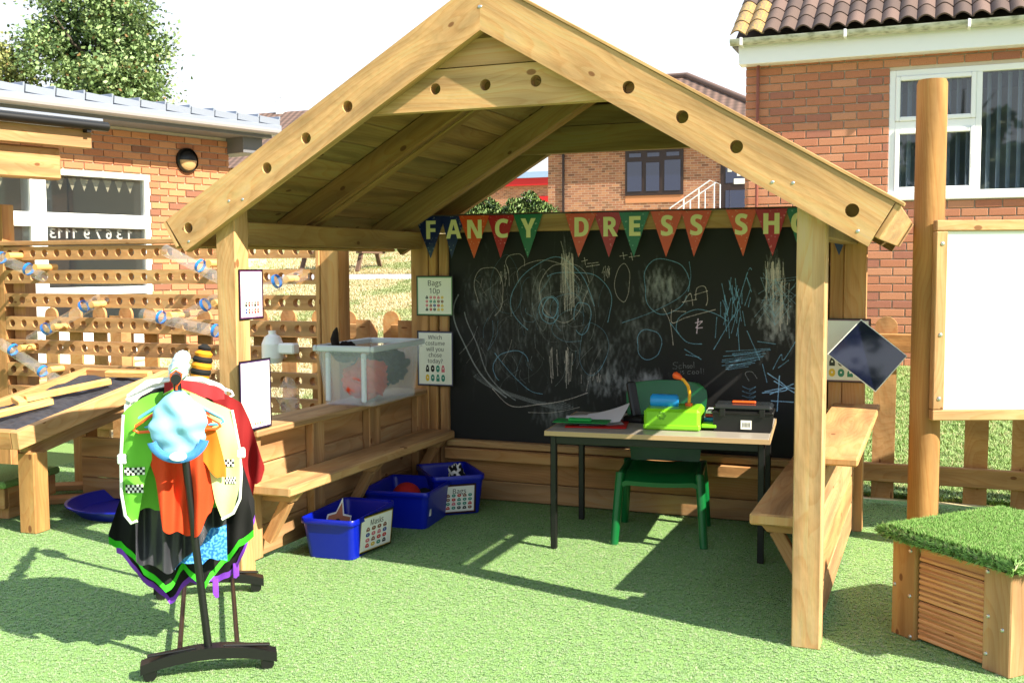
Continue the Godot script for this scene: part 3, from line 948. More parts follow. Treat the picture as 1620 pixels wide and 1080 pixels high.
func build_far():
	M.leaf = mk(Color(1, 1, 1), 0.55)
	M.leaf.vertex_color_use_as_albedo = true
	M.leaf.cull_mode = BaseMaterial3D.CULL_DISABLED
	M.leaf.backlight_enabled = true
	M.leaf.backlight = Color(0.10, 0.16, 0.04)
	# brick block up the slope with a brown framed window and door
	var f = thing("brick_block", "buff brick building with brown framed window and door up the slope", "building")
	obj("wall", brick_box(Vector3(-8.9, 1.6, -35.0), Vector3(-0.2, 5.3, -27.0)), M.farbrick, f)
	var w = slab("window", f, Vector3(-6.33, 3.42, -27.0), Vector3(-4.5, 4.84, -26.96), M.brownframe)
	for q in [[-6.26, -5.80, 3.55, 4.46], [-5.66, -5.24, 3.55, 4.42], [-5.08, -4.58, 3.55, 4.48], [-6.20, -5.82, 4.60, 4.72], [-5.62, -5.24, 4.60, 4.72], [-5.02, -4.62, 4.60, 4.72]]:
		slab("pane", w, Vector3(q[0], q[2], -26.95), Vector3(q[1], q[3], -26.94), M.skytint_glass)
	slab("sill_course", f, Vector3(-6.33, 3.20, -27.0), Vector3(-4.5, 3.42, -26.985), M.brick2[1])
	slab("rain_pipe", f, Vector3(-8.40, 1.8, -27.0), Vector3(-8.34, 5.2, -26.93), M.brownframe)
	var d = slab("door", f, Vector3(-3.36, 2.75, -27.0), Vector3(-2.45, 4.75, -26.95), M.brownframe)
	slab("pane", d, Vector3(-3.2, 3.72, -26.945), Vector3(-2.6, 4.6, -26.935), M.skytint_glass)
	slab("pane", d, Vector3(-3.2, 2.85, -26.945), Vector3(-2.6, 3.5, -26.935), M.skytint_glass)
	for q in [[-3.14, 4.05, 0.13, 0.18], [-2.86, 3.92, 0.22, 0.30], [-2.95, 3.68, 0.32, 0.16]]: slab("notice", d, Vector3(q[0], q[1], -26.93), Vector3(q[0] + q[2], q[1] + q[3], -26.925), M.paper)
	slab("step", f, Vector3(-3.7, 2.2, -27.0), Vector3(-1.9, 2.73, -25.6), M.tarmac)
	var hr := MB.new()
	for z in [-25.7, -26.6]:
		hr.tube([Vector3(-4.6, 2.5, z), Vector3(-4.6, 2.95, z), Vector3(-3.42, 3.72, z), Vector3(-3.3, 3.66, z), Vector3(-3.3, 2.75, z)], 0.02, 6)
		hr.tube([Vector3(-3.75, 2.5, z), Vector3(-3.75, 3.48, z)], 0.015, 6)
		hr.tube([Vector3(-4.2, 2.4, z), Vector3(-4.2, 3.2, z)], 0.022, 6)
	obj("handrail", hr.mesh(), mk(Color(0.82, 0.84, 0.86), 0.4), f)
	var rf := MB.new()
	var e0 = Vector3(-9.3, 5.1, -26.6); var e1 = Vector3(-0.5, 5.1, -26.6); var e2 = Vector3(-0.5, 5.1, -35.4); var e3 = Vector3(-9.3, 5.1, -35.4)
	var r0 = Vector3(-9.0, 7.65, -31.0); var r1 = Vector3(-5.3, 7.65, -31.0)
	rf.quad(e0, e1, r1, r0, Vector3(0, 0.86, 0.5), Vector2(0, 0), Vector2(8, 0), Vector2(4, 5), Vector2(0, 5))
	rf.flat(e1, e2, r1, Vector3(0.5, 0.86, 0), Vector2(0, 0), Vector2(8, 0), Vector2(4, 5))
	rf.quad(e2, e3, r0, r1, Vector3(0, 0.86, -0.5))
	rf.flat(e3, e0, r0, Vector3(-1, 0.3, 0))
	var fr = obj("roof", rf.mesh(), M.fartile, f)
	var hp := MB.new()
	hp.tube([e1 + Vector3(0, 0.03, 0), r1 + Vector3(0, 0.05, 0), r0 + Vector3(0, 0.05, 0)], 0.11, 8)
	obj("hip_tiles", hp.mesh(), M.tile[1], fr)
	slab("fascia", f, Vector3(-9.3, 4.95, -26.75), Vector3(-0.5, 5.1, -26.7), M.brownframe)
	# long school block with red fascia
	var s = thing("school_block", "far orange brick school block with a red fascia band", "building")
	obj("wall", brick_box(Vector3(-34.0, 2.2, -56.0), Vector3(-12.0, 5.9, -45.0)), M.farbrick, s)
	slab("fascia", s, Vector3(-34.2, 5.25, -45.0), Vector3(-11.8, 5.62, -44.8), M.redfascia)
	slab("roof_edge", s, Vector3(-34.3, 5.62, -56.2), Vector3(-11.7, 5.92, -44.7), mk(Color(0.55, 0.66, 0.80), 0.6))
	slab("window", s, Vector3(-16.9, 4.2, -45.0), Vector3(-16.3, 4.66, -44.93), M.upvc)
	slab("lower_band", s, Vector3(-15.9, 4.35, -45.0), Vector3(-12.2, 4.7, -44.9), M.redfascia)
	# house behind the wing: only its tiled roof and aerial show
	var g = thing("tiled_house", "house with brown tiled roof showing above the school wing", "house")
	obj("wall", brick_box(Vector3(-23.0, 1.4, -33.0), Vector3(-14.5, 4.9, -26.0)), M.farbrick, g)
	var gr := MB.new()
	gr.quad(Vector3(-23.4, 4.7, -25.6), Vector3(-14.1, 4.7, -25.6), Vector3(-14.1, 7.15, -29.5), Vector3(-23.4, 7.15, -29.5), Vector3(0, 0.85, 0.53), Vector2(0, 0), Vector2(9, 0), Vector2(9, 5), Vector2(0, 5))
	gr.quad(Vector3(-23.4, 4.7, -33.4), Vector3(-14.1, 4.7, -33.4), Vector3(-14.1, 7.15, -29.5), Vector3(-23.4, 7.15, -29.5), Vector3(0, 0.85, -0.53))
	gr.flat(Vector3(-23.4, 4.7, -25.6), Vector3(-23.4, 4.7, -33.4), Vector3(-23.4, 7.15, -29.5), Vector3(-1, 0, 0))
	gr.flat(Vector3(-14.1, 4.7, -25.6), Vector3(-14.1, 4.7, -33.4), Vector3(-14.1, 7.15, -29.5), Vector3(1, 0, 0))
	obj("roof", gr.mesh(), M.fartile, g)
	var an := MB.new()
	an.tube([Vector3(-20.6, 6.9, -29.5), Vector3(-20.6, 9.5, -29.5)], 0.022, 6)
	an.tube([Vector3(-20.9, 7.55, -29.5), Vector3(-20.3, 7.55, -29.5)], 0.015, 5)
	an.tube([Vector3(-20.8, 7.7, -29.5), Vector3(-20.4, 7.7, -29.5)], 0.015, 5)
	obj("aerial", an.mesh(), mk(Color(0.72, 0.72, 0.74), 0.5), g)
	slab("chimney", g, Vector3(-20.75, 6.8, -29.65), Vector3(-20.45, 7.45, -29.35), M.upvc)
	# hedges
	for k in [[Vector3(-8.3, 1.75, -20.5), Vector3(1.1, 1.25, 0.7), "clipped green hedge bush before the red fascia block"], [Vector3(-6.9, 1.7, -20.0), Vector3(1.0, 1.35, 0.7), "taller green hedge bush touching the buff brick building corner"], [Vector3(-7.4, 1.55, -18.2), Vector3(0.9, 0.95, 0.5), "low pale green bush in front of the hedge"]]:
		var hb = thing("hedge", k[2], "hedge", k[0], 0, "hedges up the slope")
		var r := RandomNumberGenerator.new()
		r.seed = int(k[0].x * -10)
		var lm := MB.new()
		lm.tri(Vector3(0, -0.04, 0), Vector3(0.035, 0, 0.01), Vector3(0, 0.05, 0), Vector3.UP, Vector3.UP, Vector3.UP)
		lm.tri(Vector3(0, -0.04, 0), Vector3(-0.035, 0, 0.01), Vector3(0, 0.05, 0), Vector3.UP, Vector3.UP, Vector3.UP)
		var xfs = []
		var cols = []
		for i in 7000:
			var p = Vector3(r.randfn(), r.randfn(), r.randfn()).normalized() * pow(r.randf(), 0.22)
			p.y = abs(p.y)
			var lump = 1.0 + 0.12 * sin(p.x * 7.0 + p.y * 5.0) * cos(p.z * 6.0 + p.y * 4.0)
			xfs.append(Transform3D(Basis.from_euler(Vector3(r.randf() * TAU, r.randf() * TAU, 0)).scaled(Vector3.ONE * r.randf_range(0.8, 1.8)), p * k[1] * lump))
			cols.append(Color(0.07, 0.14, 0.03).lerp(Color(0.20, 0.29, 0.08), r.randf()))
		scatter("foliage", lm.mesh(), M.leaf, xfs, cols, hb)
		var st := MB.new()
		for q in 5: st.tube([Vector3(q * 0.3 - 0.6, -0.2, 0), Vector3(q * 0.34 - 0.66, 0.5, 0.05), Vector3(q * 0.38 - 0.7, 0.85, 0.0)], [0.03, 0.02, 0.01], 5)
		obj("stems", st.mesh(), M.bark, hb)
	# trees
	gable_tree("birch_tree", "tall green tree rising behind the metal school roof", Vector3(-17.9, 1.4, -17.0), 7.4, [[Vector3(0, 5.0, 0), Vector3(1.9, 2.6, 1.8), 120], [Vector3(1.0, 3.9, 0.1), Vector3(1.0, 1.4, 0.9), 34], [Vector3(-0.3, 6.4, 0), Vector3(1.3, 1.4, 1.2), 26]], 40000, 0.10, Color(0.10, 0.19, 0.06), Color(0.30, 0.40, 0.17), 71)
	gable_tree("shrub_tree", "olive green tree with yellowing leaves beside the tall tree", Vector3(-20.6, 1.2, -15.6), 5.4, [[Vector3(0, 4.0, 0), Vector3(1.7, 1.9, 1.5), 60]], 16000, 0.10, Color(0.14, 0.19, 0.05), Color(0.36, 0.37, 0.13), 72)
	# trees behind the photographer, mirrored in the house window
	for k in [[Vector3(-3.0, 0, 27.0), 8.5, 81, "broad dark tree standing behind the photographer mirrored in glass"], [Vector3(3.5, 0, 29.0), 8.0, 82, "middle dark tree of the row behind the photographer"], [Vector3(10.0, 0, 26.0), 8.8, 83, "tallest dark tree of the row behind the photographer"]]:
		gable_tree("garden_tree", k[3], k[0], k[1], [[Vector3(0, 4.6, 0), Vector3(3.2, 3.0, 2.4), 60]], 7000, 0.34, Color(0.035, 0.08, 0.02), Color(0.10, 0.16, 0.04), k[2], "trees behind the photographer")
	# picnic bench on the field
	var pb = thing("picnic_bench", "weathered dark picnic bench standing on the dry field", "bench", Vector3(-8.75, 1.19, -13.9), 6.0)
	for k in 4: block("top_plank", Vector3(-0.85, 0.70, -0.34 + k * 0.17), Vector3(0.85, 0.74, -0.19 + k * 0.17), M.oldwood, pb)
	for z in [-0.72, 0.56]: block("seat_plank", Vector3(-0.85, 0.42, z), Vector3(0.85, 0.46, z + 0.2), M.oldwood, pb)
	for x in [-0.62, 0.62]:
		for sg in [-1, 1]: beam("leg", Vector3(x, 0.0, 0.62 * sg), Vector3(x, 0.70, 0.2 * sg), 0.045, 0.09, M.oldwood, pb, Vector3(1, 0, 0))
		block("cross_bar", Vector3(x + 0.03, 0.36, -0.70), Vector3(x + 0.07, 0.42, 0.74), M.oldwood, pb)
		block("top_bearer", Vector3(x + 0.03, 0.63, -0.34), Vector3(x + 0.07, 0.70, 0.34), M.oldwood, pb)

# ---------------------------------------------------------------- fence
func build_fence():
	var pk := MB.new()
	var poly = PackedVector2Array([Vector2(-0.058, 0.03), Vector2(0.058, 0.03), Vector2(0.058, 0.955)])
	for k in 9:
		var an = PI * k / 8.0
		poly.append(Vector2(cos(an) * 0.058, 0.965 + sin(an) * 0.056))
	poly.append(Vector2(-0.058, 0.955))
	pk.prism(poly, -0.010, 0.010, Transform3D.IDENTITY, Vector2(2.0, 0.7))
	var pkm = pk.mesh()
	for q in [[-4.6, -0.60, "low picket fence of round topped pale pickets behind the peg board", [-4.5, -2.6, -0.6]], [-0.46, 5.6, "low picket fence of round topped pale pickets behind shelter and easel", [-0.3, 1.35, 3.4]]]:
		var f = thing("picket_fence", q[2], "fence", Vector3(0, 0, -0.65), 0, "picket fence runs")
		for y in [0.18, 0.885]: block("rail", Vector3(q[0], y - 0.05, 0.012), Vector3(q[1], y + 0.05, 0.05), M.picket, f)
		var x = q[0] + 0.1
		if q[0] > -1.0: x = 2.54 - 13 * 0.232
		var i = 0
		while x < q[1]:
			var o = obj("picket", pkm, [M.picket, M.pine3, M.pine2][i % 3], f, Vector3(x, sin(i * 7.3) * 0.008, 0))
			o.rotation.z = sin(i * 3.7) * 0.006
			x += 0.232
			i += 1
		for px in q[3]:
			var p := MB.new()
			p.prism(PackedVector2Array([Vector2(0, 0), Vector2(0.1, 0), Vector2(0.1, 0.90), Vector2(0.0, 0.97)]), -0.05, 0.05, Transform3D(Basis(Vector3.UP, PI / 2), Vector3(px, 0, 0.155)), Vector2(2, 0.7))
			obj("post", p.mesh(), M.pine2, f)

# ---------------------------------------------------------------- shelter
func slope_basis(sg: float) -> Basis:
	# x runs down the slope on side sg, y is the roof normal, z is depth
	var th = deg_to_rad(30.5)
	var d = Vector3(cos(th) * sg, -sin(th), 0)
	var u = Vector3(sin(th) * sg, cos(th), 0)
	return Basis(d, u, d.cross(u))
func build_shelter():
	var S = thing("play_shelter", "open fronted pine play shelter with pitched roof and drilled barge boards", "shelter")
	var W = 2.451
	var cx = W * 0.5
	# corner posts
	block("post", Vector3(0, 0, 1.673), Vector3(0.095, 1.60, 1.768), M.pine, S)
	block("post", Vector3(2.356, 0, 1.673), Vector3(2.451, 1.60, 1.768), M.pine, S)
	block("post", Vector3(0.02, 0, -0.055), Vector3(0.125, 1.58, 0.04), M.pine2, S)
	block("post", Vector3(2.375, 0, -0.055), Vector3(2.477, 1.60, 0.04), M.pine2, S)
	block("stud", Vector3(0.127, 0, -0.05), Vector3(0.175, 1.49, 0.03), M.pine3, S)
	block("stud", Vector3(0.187, 0, -0.05), Vector3(0.240, 1.49, 0.022), M.pine2, S)
	block("stud", Vector3(2.245, 0, -0.05), Vector3(2.300, 1.49, 0.022), M.pine2, S)
	block("stud", Vector3(2.308, 0, -0.05), Vector3(2.373, 1.49, 0.03), M.pine3, S)
	# back wall: chalk board between a top beam and three rails
	block("top_beam", Vector3(0.02, 1.495, -0.06), Vector3(2.477, 1.595, 0.045), M.pine3, S)
	var cb = slab("chalkboard", S, Vector3(0.241, 0.336, -0.02), Vector3(2.244, 1.494, 0.0), M.ink)
	var bd := MB.new()
	bd.quad(Vector3(0.242, 0.337, 0.0015), Vector3(2.243, 0.337, 0.0015), Vector3(2.243, 1.493, 0.0015), Vector3(0.242, 1.493, 0.0015), Vector3(0, 0, 1), Vector2(0, 1), Vector2(1, 1), Vector2(1, 0), Vector2(0, 0))
	var cm = mk(Color(1, 1, 1), 0.75)
	cm.albedo_texture = ImageTexture.create_from_image(chalk_image())
	obj("chalk_drawing", bd.mesh(), cm, cb)
	block("rail", Vector3(0.241, 0.30, -0.05), Vector3(2.244, 0.335, 0.055), M.pine, S)
	block("rail", Vector3(0.241, 0.232, -0.05), Vector3(2.244, 0.293, 0.085), M.pine3, S)
	block("back_board", Vector3(0.241, 0.115, -0.045), Vector3(2.244, 0.229, 0.03), M.pine2, S)
	block("back_board", Vector3(0.241, 0.006, -0.045), Vector3(2.244, 0.111, 0.032), M.pine3, S)
	# outside of the back wall
	for k in 8: block("back_cladding", Vector3(0.13, 0.04 + k * 0.182, -0.075), Vector3(2.37, 0.215 + k * 0.182, -0.062), M.pine2, S)
	# low side walls with a shelf on top and a bench inside
	for side in 2:
		var mir = side == 1
		var X = func(x): return W - x if mir else x
		var far = 0.042
		for k in 4:
			var y0 = 0.035 + k * 0.137
			block("side_board", Vector3(X.call(0.014), y0, far), Vector3(X.call(0.040), y0 + 0.133, 1.671), [M.pine2, M.pine3, M.pine, M.pine2][k], S, 0.005)
		for z in [[1.60, 1.672], [1.085, 1.185], [0.53, 0.65], [0.043, 0.10]]:
			block("batten", Vector3(X.call(0.042), 0.045, z[0]), Vector3(X.call(0.085), 0.582, z[1]), M.pine3, S)
		var capy = 0.585 if not mir else 0.60
		block("shelf", Vector3(X.call(-0.10), capy, 0.042 if not mir else 0.0), Vector3(X.call(0.118), capy + 0.03, 1.670 if not mir else 1.56), M.pine, S, 0.006)
		var zn = 1.693 if not mir else 1.478
		block("bench_seat", Vector3(X.call(0.097), 0.343, 0.042), Vector3(X.call(0.288), 0.387, zn), M.pine, S, 0.007)
		for z in [zn - 0.11, 0.86, 0.13]:
			var br := MB.new()
			br.prism(PackedVector2Array([Vector2(0.087, 0.300), Vector2(0.235, 0.300), Vector2(0.272, 0.342), Vector2(0.087, 0.342)]), z - 0.022, z + 0.022, Transform3D(Basis(Vector3(-1, 0, 0), Vector3.UP, Vector3(0, 0, 1)), Vector3(W, 0, 0)) if mir else Transform3D.IDENTITY)
			obj("bench_bearer", br.mesh(), M.pine3, S)
			beam("bench_brace", Vector3(X.call(0.10), 0.12, z), Vector3(X.call(0.205), 0.305, z), 0.04, 0.05, M.pine2, S)
	# roof frame; apex of the barge boards at (cx, 2.357)
	var th = deg_to_rad(30.5)
	var apex = Vector3(cx, 2.357, 0)
	for sg in [-1.0, 1.0]:
		var B = slope_basis(sg)
		var holes = []
		# distances of the holes down the slope from the apex
		for d in ([0.70, 0.92, 1.135, 1.592] if sg < 0 else [0.70, 0.92, 1.135, 1.57]): holes.append(Vector2(d, -0.086))
		var z0 = 1.769 if sg * B.z.z > 0 else 1.769
		for zz in [1.769, -0.15]:
			var m := MB.new()
			var dz = 0.044
			# mitred at the ridge, square cut with a rounded toe at the eaves
			var h = 0.161
			var corner = [Vector2(h * tan(th), -h), Vector2(1.672, -h), Vector2(1.672, 0.0), Vector2(0.0, 0.0)]
			if sg < 0: corner[1] = Vector2(1.66, -h)
			m.holed(corner, holes if zz > 1.0 else [Vector2(0.85, -0.08)], 0.0225 if zz > 1.0 else 0.004, 0.0 if B.z.z > 0 else -dz, dz if B.z.z > 0 else 0.0, Transform3D(B, apex + Vector3(0, 0, zz)), duo())
			obj("barge_board", m.mesh(), M.pine if zz > 1.0 else M.shaded_greenpine, S)
		# bolts
		if true:
			var bm := MB.new()
			for p in [Vector2(0.05, -0.09), Vector2(1.62, -0.135), Vector2(1.30, -0.13), Vector2(1.36, -0.10)]:
				bm.lathe([Vector2(0.0, 0.002), Vector2(0.0045, 0.0015), Vector2(0.006, 0.0)], 10, Transform3D(Basis(Vector3(1, 0, 0), PI / 2), apex + B * Vector3(p.x, p.y, 0) + Vector3(0, 0, 1.813)))
			obj("bolt_heads", bm.mesh(), M.steel, S)
		# rafters
		for q in [[0.98, 1.035], [1.06, 1.115], [0.10, 0.155], [0.16, 0.20]]:
			beam("rafter", apex + B * Vector3(0.06, -0.071 if q[0] > 0.5 else -0.078, 0) + Vector3(0, 0, (q[0] + q[1]) * 0.5), apex + B * Vector3(1.60, -0.071 if q[0] > 0.5 else -0.078, 0) + Vector3(0, 0, (q[0] + q[1]) * 0.5), q[1] - q[0], 0.10 if q[0] > 0.5 else 0.115, [M.shaded_greenpine3, M.shaded_greenpine2][int(q[0] * 10) % 2], S, B.y)
		# roof boards along the depth
		for k in 12:
			var d = 0.07 + k * 0.1385
			var m := MB.new()
			m.cbox(Vector3(1.868, 0.018, 0.135), 0.003, Transform3D(Basis(Vector3(0, 0, 1), B.y, Vector3(0, 0, 1).cross(B.y)), apex + B * Vector3(d, -0.0095, 0) + Vector3(0, 0, 0.830)), duo())
			obj("roof_board", m.mesh(), [M.shaded_greenpine, M.shaded_greenpine2, M.shaded_greenpine3, M.shaded_greenpine2][(k * 7 + int(sg)) % 4], S)
		# eaves fascia closing the rafter ends
		var fb := MB.new()
		fb.cbox(Vector3(1.92, 0.125, 0.018), 0.003, Transform3D(Basis(Vector3(0, 0, 1), B.y, Vector3(0, 0, 1).cross(B.y)), apex + B * Vector3(1.683, -0.062, 0) + Vector3(0, 0, 0.852)), duo())
		obj("eaves_board", fb.mesh(), M.pine, S)
		if sg > 0:
			var vb := MB.new()
			vb.cbox(Vector3(1.70, 0.012, 0.07), 0.002, Transform3D(B, apex + B * Vector3(0.85, 0.0075, 0) + Vector3(0, 0, 1.782)), duo())
			obj("verge_strip", vb.mesh(), M.pine, S)
		# wall plate on the posts
		var px = 0.055 if sg < 0 else W - 0.055
		block("wall_plate", Vector3(px - 0.04, 1.405, -0.10), Vector3(px + 0.04, 1.50, 1.672), M.shaded_greenpine2, S)
	# collars at the front and at the back
	collar(S, 1.897, 2.049, 1.722, [Vector2(-0.205, 1.978), Vector2(0.0, 1.980), Vector2(0.20, 1.981)], M.pine, apex)
	collar(S, 2.053, 2.150, 1.722, [], M.pine2, apex)
	collar(S, 1.915, 2.055, -0.10, [], M.shaded_greenpine, apex)
	collar(S, 2.059, 2.160, -0.10, [], M.shaded_greenpine, apex)
func collar(S, y0: float, y1: float, z: float, holes: Array, mat, apex: Vector3):
	var m := MB.new()
	var t = tan(deg_to_rad(30.5))
	var top = apex.y - 0.06
	var w0 = (top - y0) / t
	var w1 = max((top - y1) / t, 0.02)
	var poly = [Vector2(-w0, y0), Vector2(w0, y0), Vector2(w1, y1), Vector2(-w1, y1)]
	var xf = Transform3D(Basis.IDENTITY, Vector3(apex.x, 0, z))
	if holes.size() > 0: m.holed(poly, holes, 0.0215, 0.0, 0.045, xf, duo())
	else: m.prism(PackedVector2Array(poly), 0.0, 0.045, xf, Vector2(0.7, 2.0), duo())
	obj("collar", m.mesh(), mat, S)

# ---------------------------------------------------------------- chalk drawing
const CW := 1536
const CH := 888
func cpt(x: float, y: float) -> Vector2:
	# sketch coordinates to board pixels
	var px = 640.0 + x / 2.382
	var py = 320.0 + y / 2.382
	var s = (px - 716.0) / 541.0
	var X = 0.259 + 2.114 * s - 0.234 * s * s
	var top = 368.4 - 9.4 * s
	var bot = 692.4 + 32.9 * s
	return Vector2((X - 0.241) / 2.003 * CW, (py - top) / (bot - top) * CH)
func chalk_dab(img: Image, p: Vector2, r: float, c: Color, a: float, rr: RandomNumberGenerator, grain := 0.5):
	for y in range(int(p.y - r), int(p.y + r) + 1):
		if y < 0 or y >= CH: continue
		for x in range(int(p.x - r), int(p.x + r) + 1):
			if x < 0 or x >= CW: continue
			var d = Vector2(x, y).distance_to(p) / r
			if d > 1.0: continue
			if rr.randf() < grain: continue
			img.set_pixel(x, y, img.get_pixel(x, y).lerp(c, a * (1.0 - d * d)))
func stroke(img: Image, pts: Array, c: Color, w: float, a: float, rr: RandomNumberGenerator, wob := 2.0):
	var q = []
	for p in pts: q.append(cpt(p[0], p[1]))
	for i in q.size() - 1:
		var L = max(1.0, q[i].distance_to(q[i + 1]))
		var n = int(L / 1.2) + 1
		var p0 = q[max(i - 1, 0)]
		var p3 = q[min(i + 2, q.size() - 1)]
		for k in n:
			var t = float(k) / n
			var p = q[i].cubic_interpolate(q[i + 1], p0, p3, t) + Vector2(rr.randf_range(-1, 1), rr.randf_range(-1, 1)) * wob * 0.3
			chalk_dab(img, p, w * 1.25, c, min(1.0, a * 1.5) * rr.randf_range(0.6, 1.0), rr, 0.22)
func ell(cx: float, cy: float, rx: float, ry: float, a0: float, a1: float) -> Array:
	var o = []
	for k in 22:
		var a = lerp(a0, a1, k / 21.0)
		o.append([cx + cos(a) * rx * (1.0 + 0.10 * sin(a * 2.0 + cx) + 0.05 * sin(a * 5.0 + cy)), cy + sin(a) * ry * (1.0 + 0.09 * sin(a * 3.0 + cy))])
	return o
func chalk_image() -> Image:
	var img := Image.create(CW, CH, false, Image.FORMAT_RGB8)
	img.fill(Color(0.075, 0.077, 0.085))
	var rr := RandomNumberGenerator.new()
	rr.seed = 19
	var grey = Color(0.62, 0.63, 0.65)
	var blue = Color(0.45, 0.66, 0.80)
	var pink = Color(0.82, 0.76, 0.74)
	# rubbed-out chalk dust, in clumps of short smears
	for s in [[300, 380, 90, 160, 0.10], [430, 480, 150, 190, 0.10], [600, 470, 130, 200, 0.13], [520, 360, 80, 110, 0.12], [760, 560, 130, 150, 0.13], [780, 680, 130, 70, 0.18], [970, 320, 85, 90, 0.20], [340, 600, 110, 110, 0.07], [570, 800, 90, 50, 0.10], [880, 480, 90, 110, 0.10], [1400, 430, 75, 130, 0.30], [920, 670, 60, 40, 0.16], [680, 340, 80, 90, 0.10]]:
		for k in 130:
			var p = Vector2(s[0] + rr.randfn() * s[2] * 0.45, s[1] + rr.randfn() * s[3] * 0.45)
			var an = rr.randf_range(-0.5, 0.5) + PI / 2
			var q = cpt(p.x, p.y)
			var L = rr.randf_range(18, 60)
			for t in 9:
				chalk_dab(img, q + Vector2(cos(an), sin(an)) * (t / 8.0 - 0.5) * L, rr.randf_range(5, 10), grey, s[4] * 0.85, rr, 0.35)
	# broad smears made with the side of the chalk
	for s in [[612, 200, 24, 230, 0.34, 70], [500, 300, 40, 160, 0.16, 60], [330, 300, 60, 190, 0.13, 80], [560, 440, 60, 170, 0.15, 70], [660, 480, 50, 160, 0.12, 60], [1390, 230, 28, 120, 0.42, 60], [1405, 400, 60, 150, 0.2, 70], [970, 290, 70, 110, 0.16, 60], [760, 640, 110, 70, 0.14, 60], [430, 330, 50, 200, 0.1, 60]]:
		for k in s[5]:
			var x = s[0] + rr.randfn() * s[2] * 0.6
			var y = s[1] + rr.randfn() * s[3] * 0.25
			var q0 = cpt(x, y)
			var q1 = cpt(x + rr.randf_range(-14, 14), y + s[3] * rr.randf_range(0.3, 0.8))
			for t in 26: chalk_dab(img, q0.lerp(q1, t / 25.0), rr.randf_range(2.5, 5.5), pink if k % 3 == 0 else grey, s[4] * rr.randf_range(0.3, 0.8), rr, 0.45)
	# big grey sweep on the left
	stroke(img, ell(560, 480, 345, 290, 2.15, 3.6), grey, 3.5, 0.35, rr)
	stroke(img, ell(540, 480, 310, 270, 2.0, 3.4), grey, 3.0, 0.3, rr)
	for k in 5: stroke(img, ell(500 + k * 6, 470, 270 + k * 12, 285 + k * 5, 1.15, 2.5), grey, 2.2, 0.22, rr)
	stroke(img, [[330, 700], [400, 765], [500, 760], [600, 745], [690, 715]], pink, 1.8, 0.6, rr)
	stroke(img, [[465, 790], [560, 790], [660, 770]], pink, 1.4, 0.5, rr)
	# loops
	for e in [[320, 330, 55, 95, 2.6, 7.5], [420, 230, 38, 40, 2.5, 6.5], [600, 330, 90, 110, 0.0, 6.0], [540, 290, 120, 70, 3.0, 6.3], [820, 300, 28, 70, 0.0, 6.28]]: stroke(img, ell(e[0], e[1], e[2], e[3], e[4], e[5]), pink, 1.5, 0.55, rr)
	for e in [[545, 400, 40, 50, 0, 6.2], [550, 395, 28, 38, 0, 12.0], [560, 370, 145, 155, 2.4, 6.4], [640, 380, 150, 130, 4.0, 6.9], [985, 310, 92, 102, 0.4, 6.5], [922, 530, 50, 56, 0.0, 6.3], [1120, 460, 92, 58, 2.6, 6.0], [400, 620, 70, 65, 2.2, 5.9], [670, 430, 34, 60, 3.0, 8.5]]: stroke(img, ell(e[0], e[1], e[2], e[3], e[4], e[5]), blue, 1.7, 0.6, rr)
	stroke(img, [[820, 450], [930, 410], [1040, 350], [1075, 290], [1070, 220]], blue, 1.6, 0.5, rr)
	stroke(img, [[340, 565], [400, 640], [470, 705], [520, 720]], blue, 1.6, 0.6, rr)
	# scratched white columns
	for c in [[615, 205, 26, 210, 26], [760, 240, 12, 38, 10], [1390, 235, 34, 150, 26], [1430, 300, 18, 190, 8], [590, 560, 50, 130, 12], [620, 560, 14, 150, 5], [380, 250, 30, 60, 7], [700, 650, 40, 50, 8]]:
		for k in c[4]:
			var x = c[0] + rr.randf_range(-1, 1) * c[2]
			var y = c[1] + rr.randf_range(-20, 20)
			stroke(img, [[x, y], [x + rr.randf_range(-8, 8), y + c[3] * rr.randf_range(0.3, 1.0)]], pink, 1.5, 0.5, rr)
	stroke(img, [[590, 145], [600, 190], [590, 230]], pink, 1.4, 0.7, rr)
	# half rubbed-out scribble over the left and middle
	for k in 90:
		var x = rr.randf_range(260, 780)
		var y = rr.randf_range(230, 640)
		var an = rr.randf_range(0.9, 2.4)
		var ln = rr.randf_range(30, 120)
		stroke(img, [[x, y], [x + cos(an) * ln * 0.5 + rr.randf_range(-14, 14), y + sin(an) * ln * 0.5], [x + cos(an) * ln, y + sin(an) * ln]], [pink, grey, grey, blue][k % 4], 1.2, rr.randf_range(0.12, 0.5), rr)
	for k in 14: stroke(img, ell(rr.randf_range(330, 760), rr.randf_range(300, 560), rr.randf_range(30, 110), rr.randf_range(40, 120), rr.randf_range(0, 3), rr.randf_range(4, 8)), [grey, blue, grey][k % 3], 1.4, rr.randf_range(0.15, 0.4), rr)
	# crosses, bars and a figure
	for l in [[[668, 220], [690, 214]], [[678, 206], [682, 234]], [[685, 240], [735, 232]], [[690, 228], [730, 224]], [[810, 200], [838, 196]], [[822, 186], [826, 212]], [[845, 204], [885, 198]], [[852, 188], [858, 216]], [[1050, 375], [1075, 340], [1085, 385]], [[1045, 372], [1100, 362]], [[1090, 345], [1140, 330]], [[1095, 360], [1100, 320], [1130, 315], [1140, 360], [1135, 385]], [[1005, 400], [1008, 450], [1060, 430], [1170, 400]], [[1010, 405], [1060, 408]], [[975, 395], [1000, 450], [1012, 535]]]: stroke(img, l, pink, 1.6, 0.65, rr)
	for l in [[[1105, 435], [1100, 490]], [[1095, 450], [1120, 445], [1098, 468], [1122, 468]]]: stroke(img, l, Color(0.85, 0.75, 0.85), 2.4, 0.8, rr)
